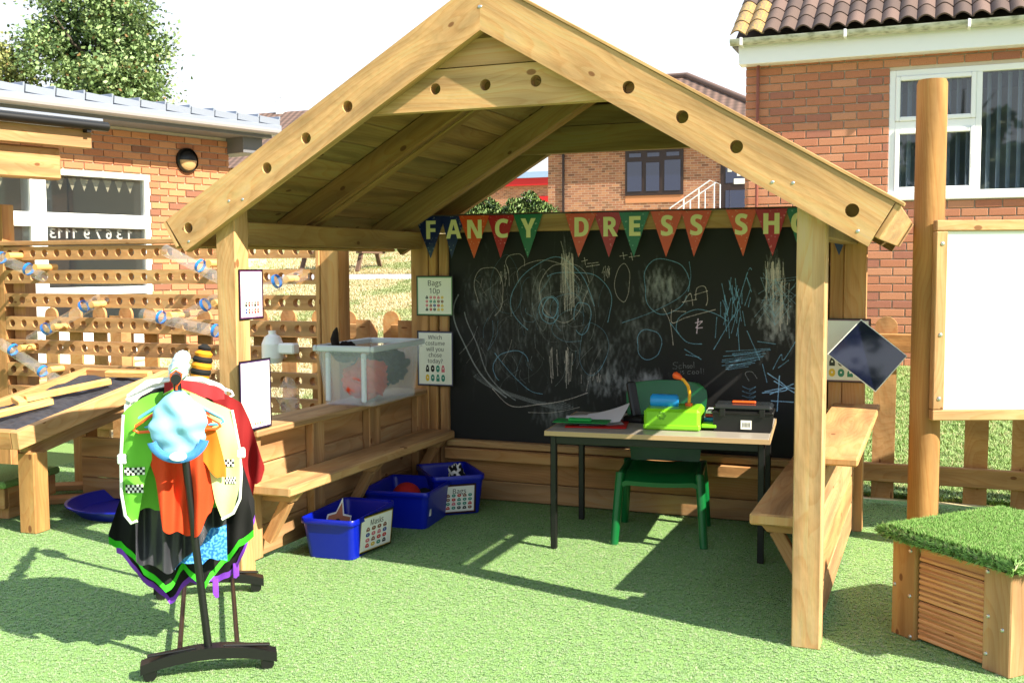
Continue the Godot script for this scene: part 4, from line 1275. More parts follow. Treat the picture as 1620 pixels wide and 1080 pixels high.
	# scribbles on the right
	for k in 34:
		var x = rr.randf_range(1170, 1310)
		var y = rr.randf_range(270, 440)
		stroke(img, [[x, y], [x + rr.randf_range(-22, 22), y + rr.randf_range(30, 90)]], blue, 1.6, 0.6, rr)
	for k in 16:
		var y = 555 + k * 4.5
		stroke(img, [[1195 + rr.randf_range(0, 60), y + rr.randf_range(0, 14)], [1360 - k * 5 + rr.randf_range(-10, 30), y - 8]], blue, 1.5, 0.55, rr)
	for k in 26:
		var a = rr.randf_range(-0.9, 0.9) + (0.0 if k % 2 == 0 else PI)
		stroke(img, [[1395, 330 + rr.randf_range(-50, 130)], [1395 + cos(a) * rr.randf_range(50, 95), 330 + sin(a) * 60 + rr.randf_range(-40, 100)]], blue.lerp(grey, 0.4), 1.5, 0.45, rr)
	for l in [[[1255, 470], [1262, 555]], [[1240, 430], [1290, 260], [1305, 250]], [[1165, 550], [1240, 420]], [[1000, 450], [1060, 520], [1120, 530]], [[1055, 550], [1118, 588]], [[1060, 570], [1110, 580]], [[1330, 520], [1400, 530]], [[1290, 480], [1340, 590]], [[1390, 625], [1420, 570], [1430, 590], [1475, 520]], [[1410, 620], [1450, 590]], [[1350, 605], [1368, 675]]]: stroke(img, l, blue, 1.7, 0.65, rr)
	for l in [[[1370, 640], [1445, 700], [1350, 715]], [[1380, 720], [1470, 680]], [[1395, 670], [1475, 715]], [[1415, 650], [1408, 785]], [[1385, 745], [1470, 750]], [[1360, 710], [1440, 695], [1480, 700]]]: stroke(img, l, Color(0.60, 0.80, 0.95), 2.2, 0.85, rr)
	stroke(img, [[1330, 660], [1310, 635], [1285, 640], [1300, 670]], grey, 1.4, 0.6, rr)
	for k in 4: stroke(img, [[1275, 690 + k * 18], [1300, 700 + k * 16], [1325, 692 + k * 18], [1300, 708 + k * 17]], blue, 1.4, 0.6, rr)
	# "School is cool!" written small
	for l in [[[1030, 600], [1016, 600], [1013, 608], [1026, 614], [1024, 623], [1010, 622]], [[1043, 611], [1035, 612], [1035, 622], [1045, 621]], [[1050, 600], [1051, 622]], [[1051, 611], [1059, 611], [1060, 621]], [[1066, 611], [1064, 619], [1071, 620], [1072, 612], [1066, 611]], [[1078, 611], [1076, 619], [1083, 620], [1084, 612], [1078, 611]], [[1090, 597], [1091, 620]], [[1040, 632], [1040, 644]], [[1052, 631], [1046, 634], [1053, 640], [1047, 645]], [[1078, 632], [1068, 634], [1068, 643], [1078, 643]], [[1087, 633], [1084, 641], [1092, 642], [1094, 635], [1087, 633]], [[1102, 632], [1099, 640], [1107, 642], [1109, 634], [1102, 632]], [[1117, 622], [1118, 642]], [[1127, 624], [1127, 638]], [[1127, 643], [1128, 645]]]: stroke(img, l, grey, 1.1, 0.8, rr, 0.6)
	img.generate_mipmaps()
	return img

# ---------------------------------------------------------------- peg board wall and water pipes
func build_pegwall():
	var P = thing("peg_board", "pine board wall of seven drilled slats for hanging pipes", "peg board", Vector3(0, 0, 0.25))
	for k in 7:
		var y = 1.402 - k * 0.1493
		var holes = []
		for i in 24: holes.append(Vector2(-2.77 + i * 0.0985 + 0.004 * sin(k * 5.0), y))
		var m := MB.new()
		m.holed([Vector2(-2.82, y - 0.043), Vector2(-0.472, y - 0.043), Vector2(-0.472, y + 0.043), Vector2(-2.82, y + 0.043)], holes, 0.024, -0.045, 0.0, Transform3D.IDENTITY, duo())
		obj("slat", m.mesh(), [M.peg, M.pine3][k % 2], P)
	block("top_rail", Vector3(-2.84, 1.452, -0.10), Vector3(-0.40, 1.482, 0.012), M.peg, P)
	block("post", Vector3(-2.80, 0, -0.145), Vector3(-2.70, 1.45, -0.047), M.peg, P)
	block("post", Vector3(-2.93, 0, -0.10), Vector3(-2.823, 1.72, 0.0), M.pine3, P)
	block("post", Vector3(-0.47, 0, -0.10), Vector3(-0.445, 1.45, 0.012), M.pine3, P)
	block("post", Vector3(-0.443, 0, -0.12), Vector3(-0.325, 1.45, 0.004), M.pine, P)
	# a row of clear pipes held on pegs by blue rings
	var n = 0
	var T = [
		[Vector2(-2.80, 1.385), Vector2(-2.396, 1.253), [Vector2(-2.747, 1.375), Vector2(-2.524, 1.302)], "clear pipe in the top left slats sloping down right"],
		[Vector2(-1.924, 1.129), Vector2(-2.53, 0.857), [Vector2(-2.085, 1.072), Vector2(-2.396, 0.928)], "clear pipe across the third slat sloping down left"],
		[Vector2(-2.787, 0.831), Vector2(-2.308, 0.600), [Vector2(-2.676, 0.790), Vector2(-2.436, 0.660)], "clear pipe over the two lowest slats near the sand table"],
		[Vector2(-1.456, 1.413), Vector2(-1.06, 1.24), [Vector2(-1.204, 1.318)], "clear pipe at the top slat just outside the shelter post"],
		[Vector2(-1.635, 1.03), Vector2(-1.04, 0.925), [Vector2(-1.498, 1.012), Vector2(-1.104, 0.94)], "long clear pipe across the fourth slat sloping gently right"],
		[Vector2(-1.38, 0.995), Vector2(-1.04, 1.15), [Vector2(-1.175, 1.09)], "short clear pipe rising right toward the shelter post"],
		[Vector2(-0.90, 1.14), Vector2(-0.482, 1.27), [Vector2(-0.679, 1.228)], "clear pipe seen inside the shelter above the upper side poster"]]
	for q in T:
		var a = Vector3(q[0].x, q[0].y, 0.335)
		var b = Vector3(q[1].x, q[1].y, 0.335)
		var o = thing("water_pipe", q[3], "pipe", a, 0, "clear pipes pegged to the drilled slats")
		var d = (b - a).normalized()
		var m := MB.new()
		m.tube([Vector3.ZERO, b - a], 0.034, 16, false)
		obj("pipe", m.mesh(), M.clear, o)
		for e in q[2]:
			var c = Vector3(e.x, e.y, 0.335) - a
			var rm := MB.new()
			rm.tube([c - d * 0.009, c + d * 0.009], 0.0395, 18, false)
			rm.tube([c + d * 0.009, c - d * 0.009], 0.0355, 18, false)
			obj("ring", rm.mesh(), M.ring, o)
			var pm := MB.new()
			pm.tube([c + Vector3(0.075, 0.012, -0.15), c + Vector3(0.075, 0.012, 0.02)], 0.021, 12)
			obj("peg", pm.mesh(), M.dowel, o)
	# white jug and a clear bag hung on the slats inside the shelter
	var j = thing("water_jug", "white plastic jug hung on the drilled slats beside the shelter", "jug", Vector3(-0.74, 0.76, 0.30))
	var jm := MB.new()
	jm.lathe([Vector2(0, 0), Vector2(0.05, 0), Vector2(0.062, 0.03), Vector2(0.062, 0.11), Vector2(0.045, 0.15), Vector2(0.022, 0.165), Vector2(0.022, 0.185), Vector2(0, 0.186)], 18)
	obj("body", jm.mesh(), M.white, j)
	slab("spout", j, Vector3(0.055, 0.055, -0.035), Vector3(0.16, 0.115, 0.03), M.white, 0.008)
	var bg = thing("clear_bag", "clear crumpled plastic bag hung low on the drilled slats", "bag", Vector3(-0.63, 0.46, 0.32))
	var rows = []
	for i in 9:
		var row = []
		for k in 16:
			var an = TAU * k / 16.0
			var rad = 0.072 * sin(PI * (0.12 + 0.80 * i / 8.0)) * (1.0 + 0.22 * sin(an * 3.0 + i * 1.3))
			row.append(Vector3(cos(an) * rad, i * 0.028, sin(an) * rad * 0.55))
		rows.append(row)
	var gm := MB.new()
	gm.grid(rows, true)
	obj("bag_body", gm.mesh(), M.clear, bg)

# ---------------------------------------------------------------- sand table and things round it
func build_sand_table():
	var t = thing("sand_table", "pine sand table with a sloping tray and thick square legs", "table", Vector3(-1.63, 0, 1.03), 4.0)
	var tilt = Basis(Vector3(1, 0, 0), deg_to_rad(8.7))
	var c = Vector3(0, 0.575, 0)
	var put = func(called, a: Vector3, b: Vector3, mat):
		var o = block(called, a, b, mat, t)
		o.transform = Transform3D(tilt, c)
		return o
	put.call("tray_side", Vector3(0.255, -0.045, -0.60), Vector3(0.30, 0.045, 0.62), M.pine)
	put.call("tray_side", Vector3(-0.30, -0.045, -0.60), Vector3(-0.255, 0.045, 0.62), M.pine)
	put.call("tray_end", Vector3(-0.255, -0.045, -0.60), Vector3(0.255, 0.045, -0.555), M.pine2)
	put.call("tray_end", Vector3(-0.255, -0.045, 0.575), Vector3(0.255, 0.045, 0.62), M.pine3)
	var bed = MB.new()
	var rows = []
	for i in 19:
		var row = []
		for k in 10: row.append(Vector3(-0.254 + 0.0564 * k, 0.012 + 0.007 * sin(i * 1.7 + k * 2.3) + 0.006 * sin(i * 0.6 - k), -0.553 + i * 0.0626))
		rows.append(row)
	bed.grid(rows, false, -1.0)
	var slate = mk(Color(0.22, 0.23, 0.26), 0.8)
	slate.albedo_texture = noise_tex(0.02, 256, [[0.0, Color(0.55, 0.55, 0.6)], [0.5, Color(0.85, 0.85, 0.9)], [1.0, Color(1, 1, 1)]], 41)
	slate.uv1_triplanar = true
	slate.uv1_scale = Vector3(2, 2, 6)
	var bo = obj("tray_bed", bed.mesh(), slate, t)
	bo.transform = Transform3D(tilt, c)
	put.call("under_beam", Vector3(0.20, -0.125, -0.50), Vector3(0.252, -0.049, 0.52), M.pine3)
	put.call("under_beam", Vector3(-0.252, -0.125, -0.50), Vector3(-0.20, -0.049, 0.52), M.pine2)
	for q in [[0.19, 0.46, 0.405], [-0.29, 0.46, 0.40], [0.19, -0.50, 0.54], [-0.29, -0.50, 0.54]]: block("leg", Vector3(q[0], 0, q[1] - 0.05), Vector3(q[0] + 0.10, q[2], q[1] + 0.05), M.pole, t, 0.006)
	# loose timber strips lying on the tray
	var gi = 0
	for q in [[Vector3(0.0, 0.06, -0.10), 62.0, 0.46, "loose pine strip lying lengthwise on the sand tray"], [Vector3(-0.12, 0.058, 0.14), -30.0, 0.16, "short pine offcut lying on the slate of the sand tray"], [Vector3(-0.02, 0.06, 0.34), 70.0, 0.48, "pine strip lying beside the near rim of the sand tray"], [Vector3(0.12, 0.06, -0.46), 4.0, 0.30, "pine strip lying against the far end of the sand tray"]]:
		var o = thing("pine_strip", q[3], "wood strip", t.transform * (c + tilt * (q[0] - Vector3(0, 0.014, 0))), q[1], "loose strips on the sand table")
		o.basis = Basis(Vector3(1, 0, 0), deg_to_rad(8.7)) * Basis(Vector3.UP, deg_to_rad(q[1]))
		block("strip", Vector3(-q[2] * 0.5, -0.012, -0.022), Vector3(q[2] * 0.5, 0.022, 0.022), M.dowel, o)
	# blue tray, planks and a turf-topped step on the ground
	var tr = thing("blue_tray", "round shallow blue plastic tray lying on the turf", "tray", Vector3(-1.22, 0.002, 0.93))
	var m := MB.new()
	m.lathe([Vector2(0, 0.0), Vector2(0.27, 0.0), Vector2(0.335, 0.055), Vector2(0.345, 0.058), Vector2(0.345, 0.064), Vector2(0.33, 0.064), Vector2(0.268, 0.012), Vector2(0, 0.010)], 40)
	obj("body", m.mesh(), M.bluetray, tr)
	for q in [[Vector3(-1.66, 0.02, 0.86), -38.0, 0.62, "lower pine plank on the turf beside the blue tray"], [Vector3(-1.72, 0.052, 0.66), -35.0, 0.50, "upper pine plank resting over another behind the blue tray"], [Vector3(-1.86, 0.020, 0.55), -36.0, 0.55, "pine plank on the turf under the sand table"]]:
		var o = thing("pine_plank", q[3], "plank", q[0] - Vector3(0, 0.016, 0), -q[1], "planks lying near the blue tray")
		block("board", Vector3(-q[2] * 0.5, 0, -0.06), Vector3(q[2] * 0.5, 0.030, 0.06), M.pine2, o)
	var st = thing("turf_step", "small wooden step topped with artificial turf under the sand table", "step", Vector3(-2.02, 0, 1.22), 8.0)
	block("box_front", Vector3(-0.45, 0.06, 0.16), Vector3(0.32, 0.17, 0.19), M.pine2, st)
	block("box_side", Vector3(0.29, 0.06, -0.22), Vector3(0.32, 0.17, 0.158), M.pine2, st)
	for x in [-0.4, 0.24]: block("foot", Vector3(x, 0, 0.06), Vector3(x + 0.07, 0.06, 0.15), M.pine3, st)
	slab("turf_top", st, Vector3(-0.46, 0.172, -0.24), Vector3(0.34, 0.21, 0.21), M.turf, 0.01)
	var cr = thing("pine_crate", "dark timber crate standing under the sand table", "crate", Vector3(-1.45, 0, 0.62), 4.0)
	for y in 3:
		block("crate_board", Vector3(-0.24, 0.02 + y * 0.115, 0.16), Vector3(0.20, 0.13 + y * 0.115, 0.185), M.pine2, cr)
		block("crate_side", Vector3(0.175, 0.02 + y * 0.115, -0.2), Vector3(0.20, 0.13 + y * 0.115, 0.158), M.pine2, cr)

# ---------------------------------------------------------------- easel and planter
func build_easel_and_planter():
	var e = thing("whiteboard_easel", "outdoor whiteboard in a pine frame bolted to a tall round post", "whiteboard", Vector3(2.755, 0, 0.17), 21.8)
	var m := MB.new()
	m.tube([Vector3(0, 0, 0), Vector3(0, 0.7, 0), Vector3(0, 1.4, 0), Vector3(0, 2.06, 0), Vector3(0, 2.085, 0)], [0.069, 0.068, 0.068, 0.066, 0.058], 24)
	var tb := MB.new()
	var rowsn = [[0.0, 0.069], [0.7, 0.068], [1.4, 0.068], [2.125, 0.067], [2.143, 0.060]]
	for i in rowsn.size() - 1:
		for k in 24:
			var a0 = TAU * k / 24.0
			var a1 = TAU * (k + 1) / 24.0
			var y0 = rowsn[i][0]; var y1 = rowsn[i + 1][0]
			var r0 = rowsn[i][1]; var r1 = rowsn[i + 1][1]
			var n0 = Vector3(cos(a0), 0, sin(a0)); var n1 = Vector3(cos(a1), 0, sin(a1))
			tb.squad(Vector3(n0.x * r0, y0, n0.z * r0), Vector3(n1.x * r0, y0, n1.z * r0), Vector3(n1.x * r1, y1, n1.z * r1), Vector3(n0.x * r1, y1, n0.z * r1), n0, n1, n1, n0, Vector2(y0 * 0.7, k / 24.0 * 0.8), Vector2(y0 * 0.7, (k + 1) / 24.0 * 0.8), Vector2(y1 * 0.7, (k + 1) / 24.0 * 0.8), Vector2(y1 * 0.7, k / 24.0 * 0.8))
	for k in 24: tb.flat(Vector3(0, 2.143, 0), Vector3(cos(TAU * k / 24.0) * 0.06, 2.143, sin(TAU * k / 24.0) * 0.06), Vector3(cos(TAU * (k + 1) / 24.0) * 0.06, 2.143, sin(TAU * (k + 1) / 24.0) * 0.06), Vector3.UP, Vector2(0.1, 0.1), Vector2(0.12, 0.1), Vector2(0.12, 0.13))
	obj("post", tb.mesh(), M.pole, e)
	var p2 = obj("post", tb.mesh(), M.pole, e, Vector3(1.38, 0, 0))
	# frame in front of the posts
	var z = 0.075
	var x0 = -0.012; var x1 = 1.40; var y0 = 0.60; var y1 = 1.505
	block("frame_side", Vector3(x0, y0 + 0.05, z), Vector3(x0 + 0.052, y1 - 0.05, z + 0.045), M.pine, e)
	block("frame_side", Vector3(x1 - 0.052, y0 + 0.05, z), Vector3(x1, y1 - 0.05, z + 0.045), M.pine, e)
	block("frame_rail", Vector3(x0, y0, z), Vector3(x1, y0 + 0.048, z + 0.045), M.pine, e)
	block("frame_rail", Vector3(x0, y1 - 0.048, z), Vector3(x1, y1, z + 0.045), M.pine, e)
	slab("whiteboard", e, Vector3(x0 + 0.053, y0 + 0.049, z + 0.012), Vector3(x1 - 0.053, y1 - 0.049, z + 0.030), M.white)
	var bm := MB.new()
	for y in [0.70, 0.99, 1.40]: bm.lathe([Vector2(0, 0.006), Vector2(0.008, 0.004), Vector2(0.011, 0.0)], 12, Transform3D(Basis(Vector3(1, 0, 0), PI / 2), Vector3(x0 + 0.028, y, z + 0.045)))
	obj("bolt_heads", bm.mesh(), M.steel, e)
	# turf-topped planter seat; corners on the ground
	var A = Vector3(2.669, 0, 1.49)
	var Bc = Vector3(3.035, 0, 1.816)
	var u = (Bc - A).normalized()
	var s = Vector3(u.z, 0, -u.x)
	var L = A.distance_to(Bc)
	var p = thing("turf_stool", "square deck board box stool topped with long artificial turf", "stool", A, 0)
	p.basis = Basis(u, Vector3.UP, u.cross(Vector3.UP))
	# local: x along the front, z out of the front
	var D = 0.56
	for q in [[0.0, 0.0], [L - 0.105, 0.0], [0.0, -D + 0.1], [L - 0.105, -D + 0.1]]: block("corner_post", Vector3(q[0], 0, q[1] - 0.095), Vector3(q[0] + 0.105, 0.345, q[1]), [M.pole, M.pine2][int(q[0] > 0.1)], p, 0.004)
	for side in 3:
		var xf = Transform3D.IDENTITY
		var len = L - 0.216
		if side == 0: xf = Transform3D(Basis.IDENTITY, Vector3(L * 0.5, 0, -0.022))
		elif side == 1: xf = Transform3D(Basis(Vector3.UP, -PI / 2), Vector3(0.018, 0, -D * 0.5))
		else: xf = Transform3D(Basis(Vector3.UP, PI / 2), Vector3(L - 0.018, 0, -D * 0.5))
		if side > 0: len = D - 0.20
		for k in 3:
			var y0b = [0.008, 0.146, 0.284][k]
			var hb = [0.134, 0.134, 0.055][k]
			var dm := MB.new()
			# decking with grooves: ribs proud of a core
			dm.cbox(Vector3(len, hb, 0.018), 0.002, xf * Transform3D(Basis.IDENTITY, Vector3(0, y0b + hb * 0.5, -0.006)), duo())
			var nrib = int(hb / 0.019)
			for i in nrib: dm.cbox(Vector3(len - 0.002, 0.0135, 0.008), 0.003, xf * Transform3D(Basis.IDENTITY, Vector3(0, y0b + 0.0095 + i * (hb - 0.019) / max(1, nrib - 1), 0.006)), duo())
			obj("deck_board", dm.mesh(), M.deck, p)
	var bolts := MB.new()
	for q in [Vector2(0.012, 0.18), Vector2(0.082, 0.155), Vector2(0.082, 0.315), Vector2(0.088, 0.012), Vector2(L - 0.09, 0.325), Vector2(L - 0.085, 0.18), Vector2(L - 0.03, 0.15), Vector2(L - 0.09, 0.055)]:
		bolts.lathe([Vector2(0, 0.005), Vector2(0.0055, 0.0035), Vector2(0.0075, 0.0)], 10, Transform3D(Basis(Vector3(1, 0, 0), PI / 2), Vector3(q.x, q.y, 0.0)))
	obj("screw_heads", bolts.mesh(), M.steel, p)
	slab("lid", p, Vector3(-0.03, 0.346, -D - 0.03), Vector3(L + 0.03, 0.372, 0.03), mk(Color(0.10, 0.15, 0.06), 0.9), 0.004)
	var r := RandomNumberGenerator.new()
	r.seed = 12
	var xfs = []
	var cols = []
	for i in 34000:
		var x = r.randf_range(-0.036, L + 0.036)
		var zz = r.randf_range(-D - 0.036, 0.036)
		var edge = min(min(x + 0.036, L + 0.036 - x), min(zz + D + 0.036, 0.036 - zz))
		var sc = r.randf_range(0.8, 1.2)
		var b = Basis(Vector3.UP, r.randf() * TAU)
		if edge < 0.02:
			# the rim leans outward and hangs over the edge
			var out = Vector3(0, 0, 1)
			if edge == x + 0.036: out = Vector3(-1, 0, 0)
			elif edge == L + 0.036 - x: out = Vector3(1, 0, 0)
			elif edge == zz + D + 0.036: out = Vector3(0, 0, -1)
			b = Basis(Vector3.UP.cross(out).normalized(), r.randf_range(0.5, 2.2)) * b
		xfs.append(Transform3D(b.scaled(Vector3(sc, sc * 1.15, sc)), Vector3(x, 0.372 - (0.018 * r.randf() if edge < 0.006 else 0.0), zz)))
		var c = Color(0.13, 0.29, 0.05).lerp(Color(0.23, 0.42, 0.10), r.randf())
		if r.randf() < 0.14: c = Color(0.30, 0.33, 0.15)
		if r.randf() < 0.10: c = Color(0.07, 0.15, 0.03)
		cols.append(c)
	scatter("turf_top", tuft_mesh(6, 0.018, 0.0024, 0.010, 4), M.blade, xfs, cols, p)

# ---------------------------------------------------------------- table, chair and what stands on the table
func build_table_and_chair():
	var t = thing("school_table", "school table with grey laminate top and thin black legs", "table", Vector3(1.605, 0, 0.515), 5.6)
	slab("top", t, Vector3(-0.50, 0.533, -0.33), Vector3(0.50, 0.556, 0.33), M.laminate, 0.004)
	var edge = mk(Color(0.72, 0.60, 0.44), 0.5)
	for z in [-0.333, 0.333]: slab("edge_strip", t, Vector3(-0.503, 0.534, z - 0.002), Vector3(0.503, 0.555, z + 0.002), edge)
	for x in [-0.503, 0.503]: slab("edge_strip", t, Vector3(x - 0.002, 0.534, -0.33), Vector3(x + 0.002, 0.555, 0.33), edge)
	for z in [-0.31, 0.285]: slab("frame_rail", t, Vector3(-0.455, 0.495, z), Vector3(0.455, 0.532, z + 0.025), M.black, 0.003)
	for x in [-0.48, 0.455]: slab("frame_rail", t, Vector3(x, 0.495, -0.285), Vector3(x + 0.025, 0.532, 0.285), M.black, 0.003)
	for x in [-0.482, 0.453]:
		for z in [-0.312, 0.283]: slab("leg", t, Vector3(x, 0.0, z), Vector3(x + 0.029, 0.532, z + 0.029), M.black, 0.004)
	# green moulded chair behind the table, facing out
	var c = thing("school_chair", "dark green moulded plastic school chair pushed under the table", "chair", Vector3(1.575, 0, 0.42), 9.5)
	var sm := MB.new()
	var top = []
	var bot = []
	for i in 11:
		var r1 = []
		var r2 = []
		for k in 13:
			var x = -0.19 + 0.38 * k / 12.0
			var z = -0.19 + 0.40 * i / 10.0
			var y = 0.335 - 0.016 * cos(x * 8.0) * (1.0 - pow(abs(z) / 0.3, 2.0))
			if i >= 9: y -= 0.016 * (i - 8)
			if k == 0 or k == 12: y -= 0.02
			r1.append(Vector3(x, y, z)); r2.append(Vector3(x * 0.98, y - 0.022, z * 0.98))
		top.append(r1); bot.append(r2)
	sm.grid(top, false, -1.0)
	sm.grid(bot, false, 1.0)
	for i in 10:
		for k in [0, 12]: sm.quad(top[i][k], top[i + 1][k], bot[i + 1][k], bot[i][k], Vector3(-1 if k == 0 else 1, 0, 0))
	for k in 12:
		for i in [0, 10]: sm.quad(top[i][k], top[i][k + 1], bot[i][k + 1], bot[i][k], Vector3(0, 0, -1 if i == 0 else 1))
	obj("seat", sm.mesh(), M.green_plastic, c)
	var bm := MB.new()
	var f = []
	var bk = []
	for i in 13:
		var r1 = []
		var r2 = []
		var v = i / 12.0
		for k in 13:
			var s = -1.0 + 2.0 * k / 12.0
			var hw = lerp(0.170, 0.210, v)
			if v > 0.86: hw -= 0.05 * pow((v - 0.86) / 0.14, 2.0)
			var y = 0.33 + v * 0.385 + (0.012 * (1.0 - s * s) if v > 0.9 else 0.0)
			var z = -0.19 - 0.03 * v - 0.05 * v * v + 0.028 * s * s
			r1.append(Vector3(s * hw, y, z)); r2.append(Vector3(s * hw, y, z - 0.02))
		f.append(r1); bk.append(r2)
	bm.grid(f, false, 1.0)
	bm.grid(bk, false, -1.0)
	for i in 12:
		for k in [0, 12]: bm.quad(f[i][k], f[i + 1][k], bk[i + 1][k], bk[i][k], Vector3(-1 if k == 0 else 1, 0, 0))
	for k in 12: bm.quad(f[12][k], f[12][k + 1], bk[12][k + 1], bk[12][k], Vector3(0, 1, 0))
	obj("backrest", bm.mesh(), M.green_plastic, c)
	for sx in [-1.0, 1.0]:
		for q in [[0.185, 0.235], [-0.165, -0.215]]:
			var lm := MB.new()
			lm.tube([Vector3(0.185 * sx, 0.335, q[0]), Vector3(0.195 * sx, 0.20, lerp(q[0], q[1], 0.4)), Vector3(0.208 * sx, 0.0, q[1])], [0.022, 0.021, 0.019], 14)
			obj("leg", lm.mesh(), M.green_plastic, c)
		var rm := MB.new()
		rm.tube([Vector3(0.183 * sx, 0.322, 0.19), Vector3(0.183 * sx, 0.318, -0.17)], 0.018, 10)
		obj("side_rail", rm.mesh(), M.green_plastic, c)
	# toy till with paper roll and microphone
	var k = thing("toy_till", "lime green toy till with blue roll and orange microphone", "toy till", Vector3(1.672, 0.557, 0.60), 6.0)
	slab("body", k, Vector3(-0.128, 0.0, -0.13), Vector3(0.128, 0.098, 0.10), M.lime, 0.014)
	slab("base_lip", k, Vector3(-0.130, 0.0, -0.132), Vector3(0.130, 0.030, 0.104), M.lime, 0.008)
	slab("drawer", k, Vector3(0.131, 0.012, -0.09), Vector3(0.20, 0.03, 0.07), M.lime, 0.004)
	var gm := MB.new()
	for i in 6: gm.lathe([Vector2(0, 0.0015), Vector2(0.006, 0.001), Vector2(0.007, 0.0)], 8, Transform3D(Basis(Vector3(1, 0, 0), PI / 2), Vector3(-0.045 + cos(i * TAU / 6) * 0.014, 0.066 + sin(i * TAU / 6) * 0.014, 0.1003)))
	obj("speaker_dots", gm.mesh(), mk(Color(0.36, 0.60, 0.10), 0.4), k)
	var roll := MB.new()
	roll.tube([Vector3(-0.112, 0.118, -0.02), Vector3(-0.104, 0.118, -0.02), Vector3(0.008, 0.118, -0.02), Vector3(0.016, 0.118, -0.02)], [0.026, 0.034, 0.034, 0.026], 18)
	obj("blue_roll", roll.mesh(), M.sky_plastic, k)
	var arm := MB.new()
	arm.tube([Vector3(0.062, 0.10, -0.04), Vector3(0.066, 0.15, -0.04), Vector3(0.06, 0.19, -0.035), Vector3(0.04, 0.218, -0.03), Vector3(0.022, 0.230, -0.028)], 0.0075, 10)
	obj("microphone_arm", arm.mesh(), M.yellow_plastic, k)
	var mic := MB.new()
	mic.tube([Vector3(0.028, 0.227, -0.03), Vector3(0.012, 0.236, -0.026), Vector3(-0.002, 0.243, -0.024), Vector3(-0.010, 0.247, -0.023)], [0.009, 0.016, 0.017, 0.008], 12)
	mic.tube([Vector3(0.062, 0.098, -0.04), Vector3(0.062, 0.110, -0.04)], 0.018, 12)
	obj("microphone", mic.mesh(), M.orange_plastic, k)
	var cards = thing("toy_cards", "stack of red blue and white toy cards beside the till", "cards", Vector3(1.835, 0.557, 0.50), 6.0)
	var ci = 0
	for q in [[0.002, M.lime], [0.018, M.sky_plastic], [0.034, M.sky_plastic], [0.050, M.red_plastic], [0.066, M.white]]:
		slab("card_tray", cards, Vector3(-0.045 + ci * 0.004, q[0], -0.06), Vector3(0.05 - ci * 0.006, q[0] + 0.013, 0.06), q[1], 0.002)
		ci += 1
	# black tool box with clear lid
	var b = thing("tool_box", "black plastic tool box with orange handle and clear lid", "tool box", Vector3(1.985, 0.557, 0.56), 5.0)
	var tb := MB.new()
	var lo = [Vector3(-0.125, 0, 0.075), Vector3(0.125, 0, 0.075), Vector3(0.125, 0, -0.075), Vector3(-0.125, 0, -0.075)]
	var hi = []
	for p in lo: hi.append(Vector3(p.x * 1.06, 0.082, p.z * 1.08))
	for i in 4:
		var j = (i + 1) % 4
		tb.quad(lo[i], lo[j], hi[j], hi[i], ((lo[i] + lo[j]) * 0.5 * Vector3(1, 0, 1)).normalized())
	tb.quad(lo[0], lo[1], lo[2], lo[3], Vector3.DOWN)
	tb.quad(hi[0], hi[1], hi[2], hi[3], Vector3.UP)
	obj("body", tb.mesh(), M.black, b)
	slab("rim", b, Vector3(-0.138, 0.080, -0.086), Vector3(0.138, 0.094, 0.086), M.black, 0.005)
	slab("lid", b, Vector3(-0.132, 0.0945, -0.08), Vector3(0.132, 0.122, 0.08), mk(Color(0.16, 0.17, 0.18), 0.18), 0.012)
	slab("handle", b, Vector3(-0.052, 0.1225, -0.014), Vector3(0.055, 0.132, 0.014), M.orange_plastic, 0.004)
	slab("latch", b, Vector3(-0.10, 0.07, 0.083), Vector3(-0.075, 0.105, 0.089), M.black, 0.002)
	slab("latch", b, Vector3(0.075, 0.07, 0.083), Vector3(0.10, 0.105, 0.089), M.black, 0.002)
	var lb = slab("price_label", b, Vector3(-0.006, 0.014, 0.0785), Vector3(0.042, 0.054, 0.082), M.paper)
	for i in 6: slab("print_bar", lb, Vector3(0.002 + i * 0.006, 0.024, 0.0822), Vector3(0.0045 + i * 0.006, 0.044, 0.0826), M.ink)
	# clip boards and papers
	var cbk = thing("clipboard", "red clipboard lying under the papers on the table", "clipboard", Vector3(1.30, 0.5575, 0.62), 12.0)
	slab("board", cbk, Vector3(-0.135, 0, -0.12), Vector3(0.15, 0.005, 0.14), M.red_plastic, 0.002)
	var pp = thing("paper_sheets", "loose white paper sheets with curled corner on the table", "paper", Vector3(1.30, 0.563, 0.60), 20.0)
	for q in [[0.0, 0.0, 6.0], [0.03, 0.006, -14.0], [-0.05, 0.003, -4.0]]:
		var sh := MB.new()
		var rows = []
		for i in 9:
			var row = []
			for j in 9:
				var x = -0.105 + 0.21 * i / 8.0
				var z = -0.148 + 0.296 * j / 8.0
				var lift = pow(max(0.0, (x + 0.105 - z * 0.5) / 0.3), 2.0) * (0.075 if q[0] > 0.0 else 0.012)
				row.append(Vector3(x, q[1] + lift, z))
			rows.append(row)
		sh.grid(rows, false, 1.0)
		var o = obj("sheet", sh.mesh(), M.paper2, pp, Vector3(q[0], 0, -0.04))
		o.rotation_degrees.y = q[2]
	var cg = thing("green_clipboard", "green clipboard with a green clip resting on the papers", "clipboard", Vector3(1.245, 0.5825, 0.70), 8.0)
	slab("board", cg, Vector3(-0.12, -0.004, -0.05), Vector3(0.14, 0.0, 0.07), mk(Color(0.04, 0.50, 0.22), 0.35), 0.001)
	slab("clip", cg, Vector3(-0.05, 0.0, 0.02), Vector3(0.06, 0.016, 0.05), mk(Color(0.03, 0.56, 0.25), 0.3), 0.005)
	var ph = thing("toy_phone", "black upright cordless toy phone standing in its cradle", "phone", Vector3(1.463, 0.557, 0.47), -6.0)
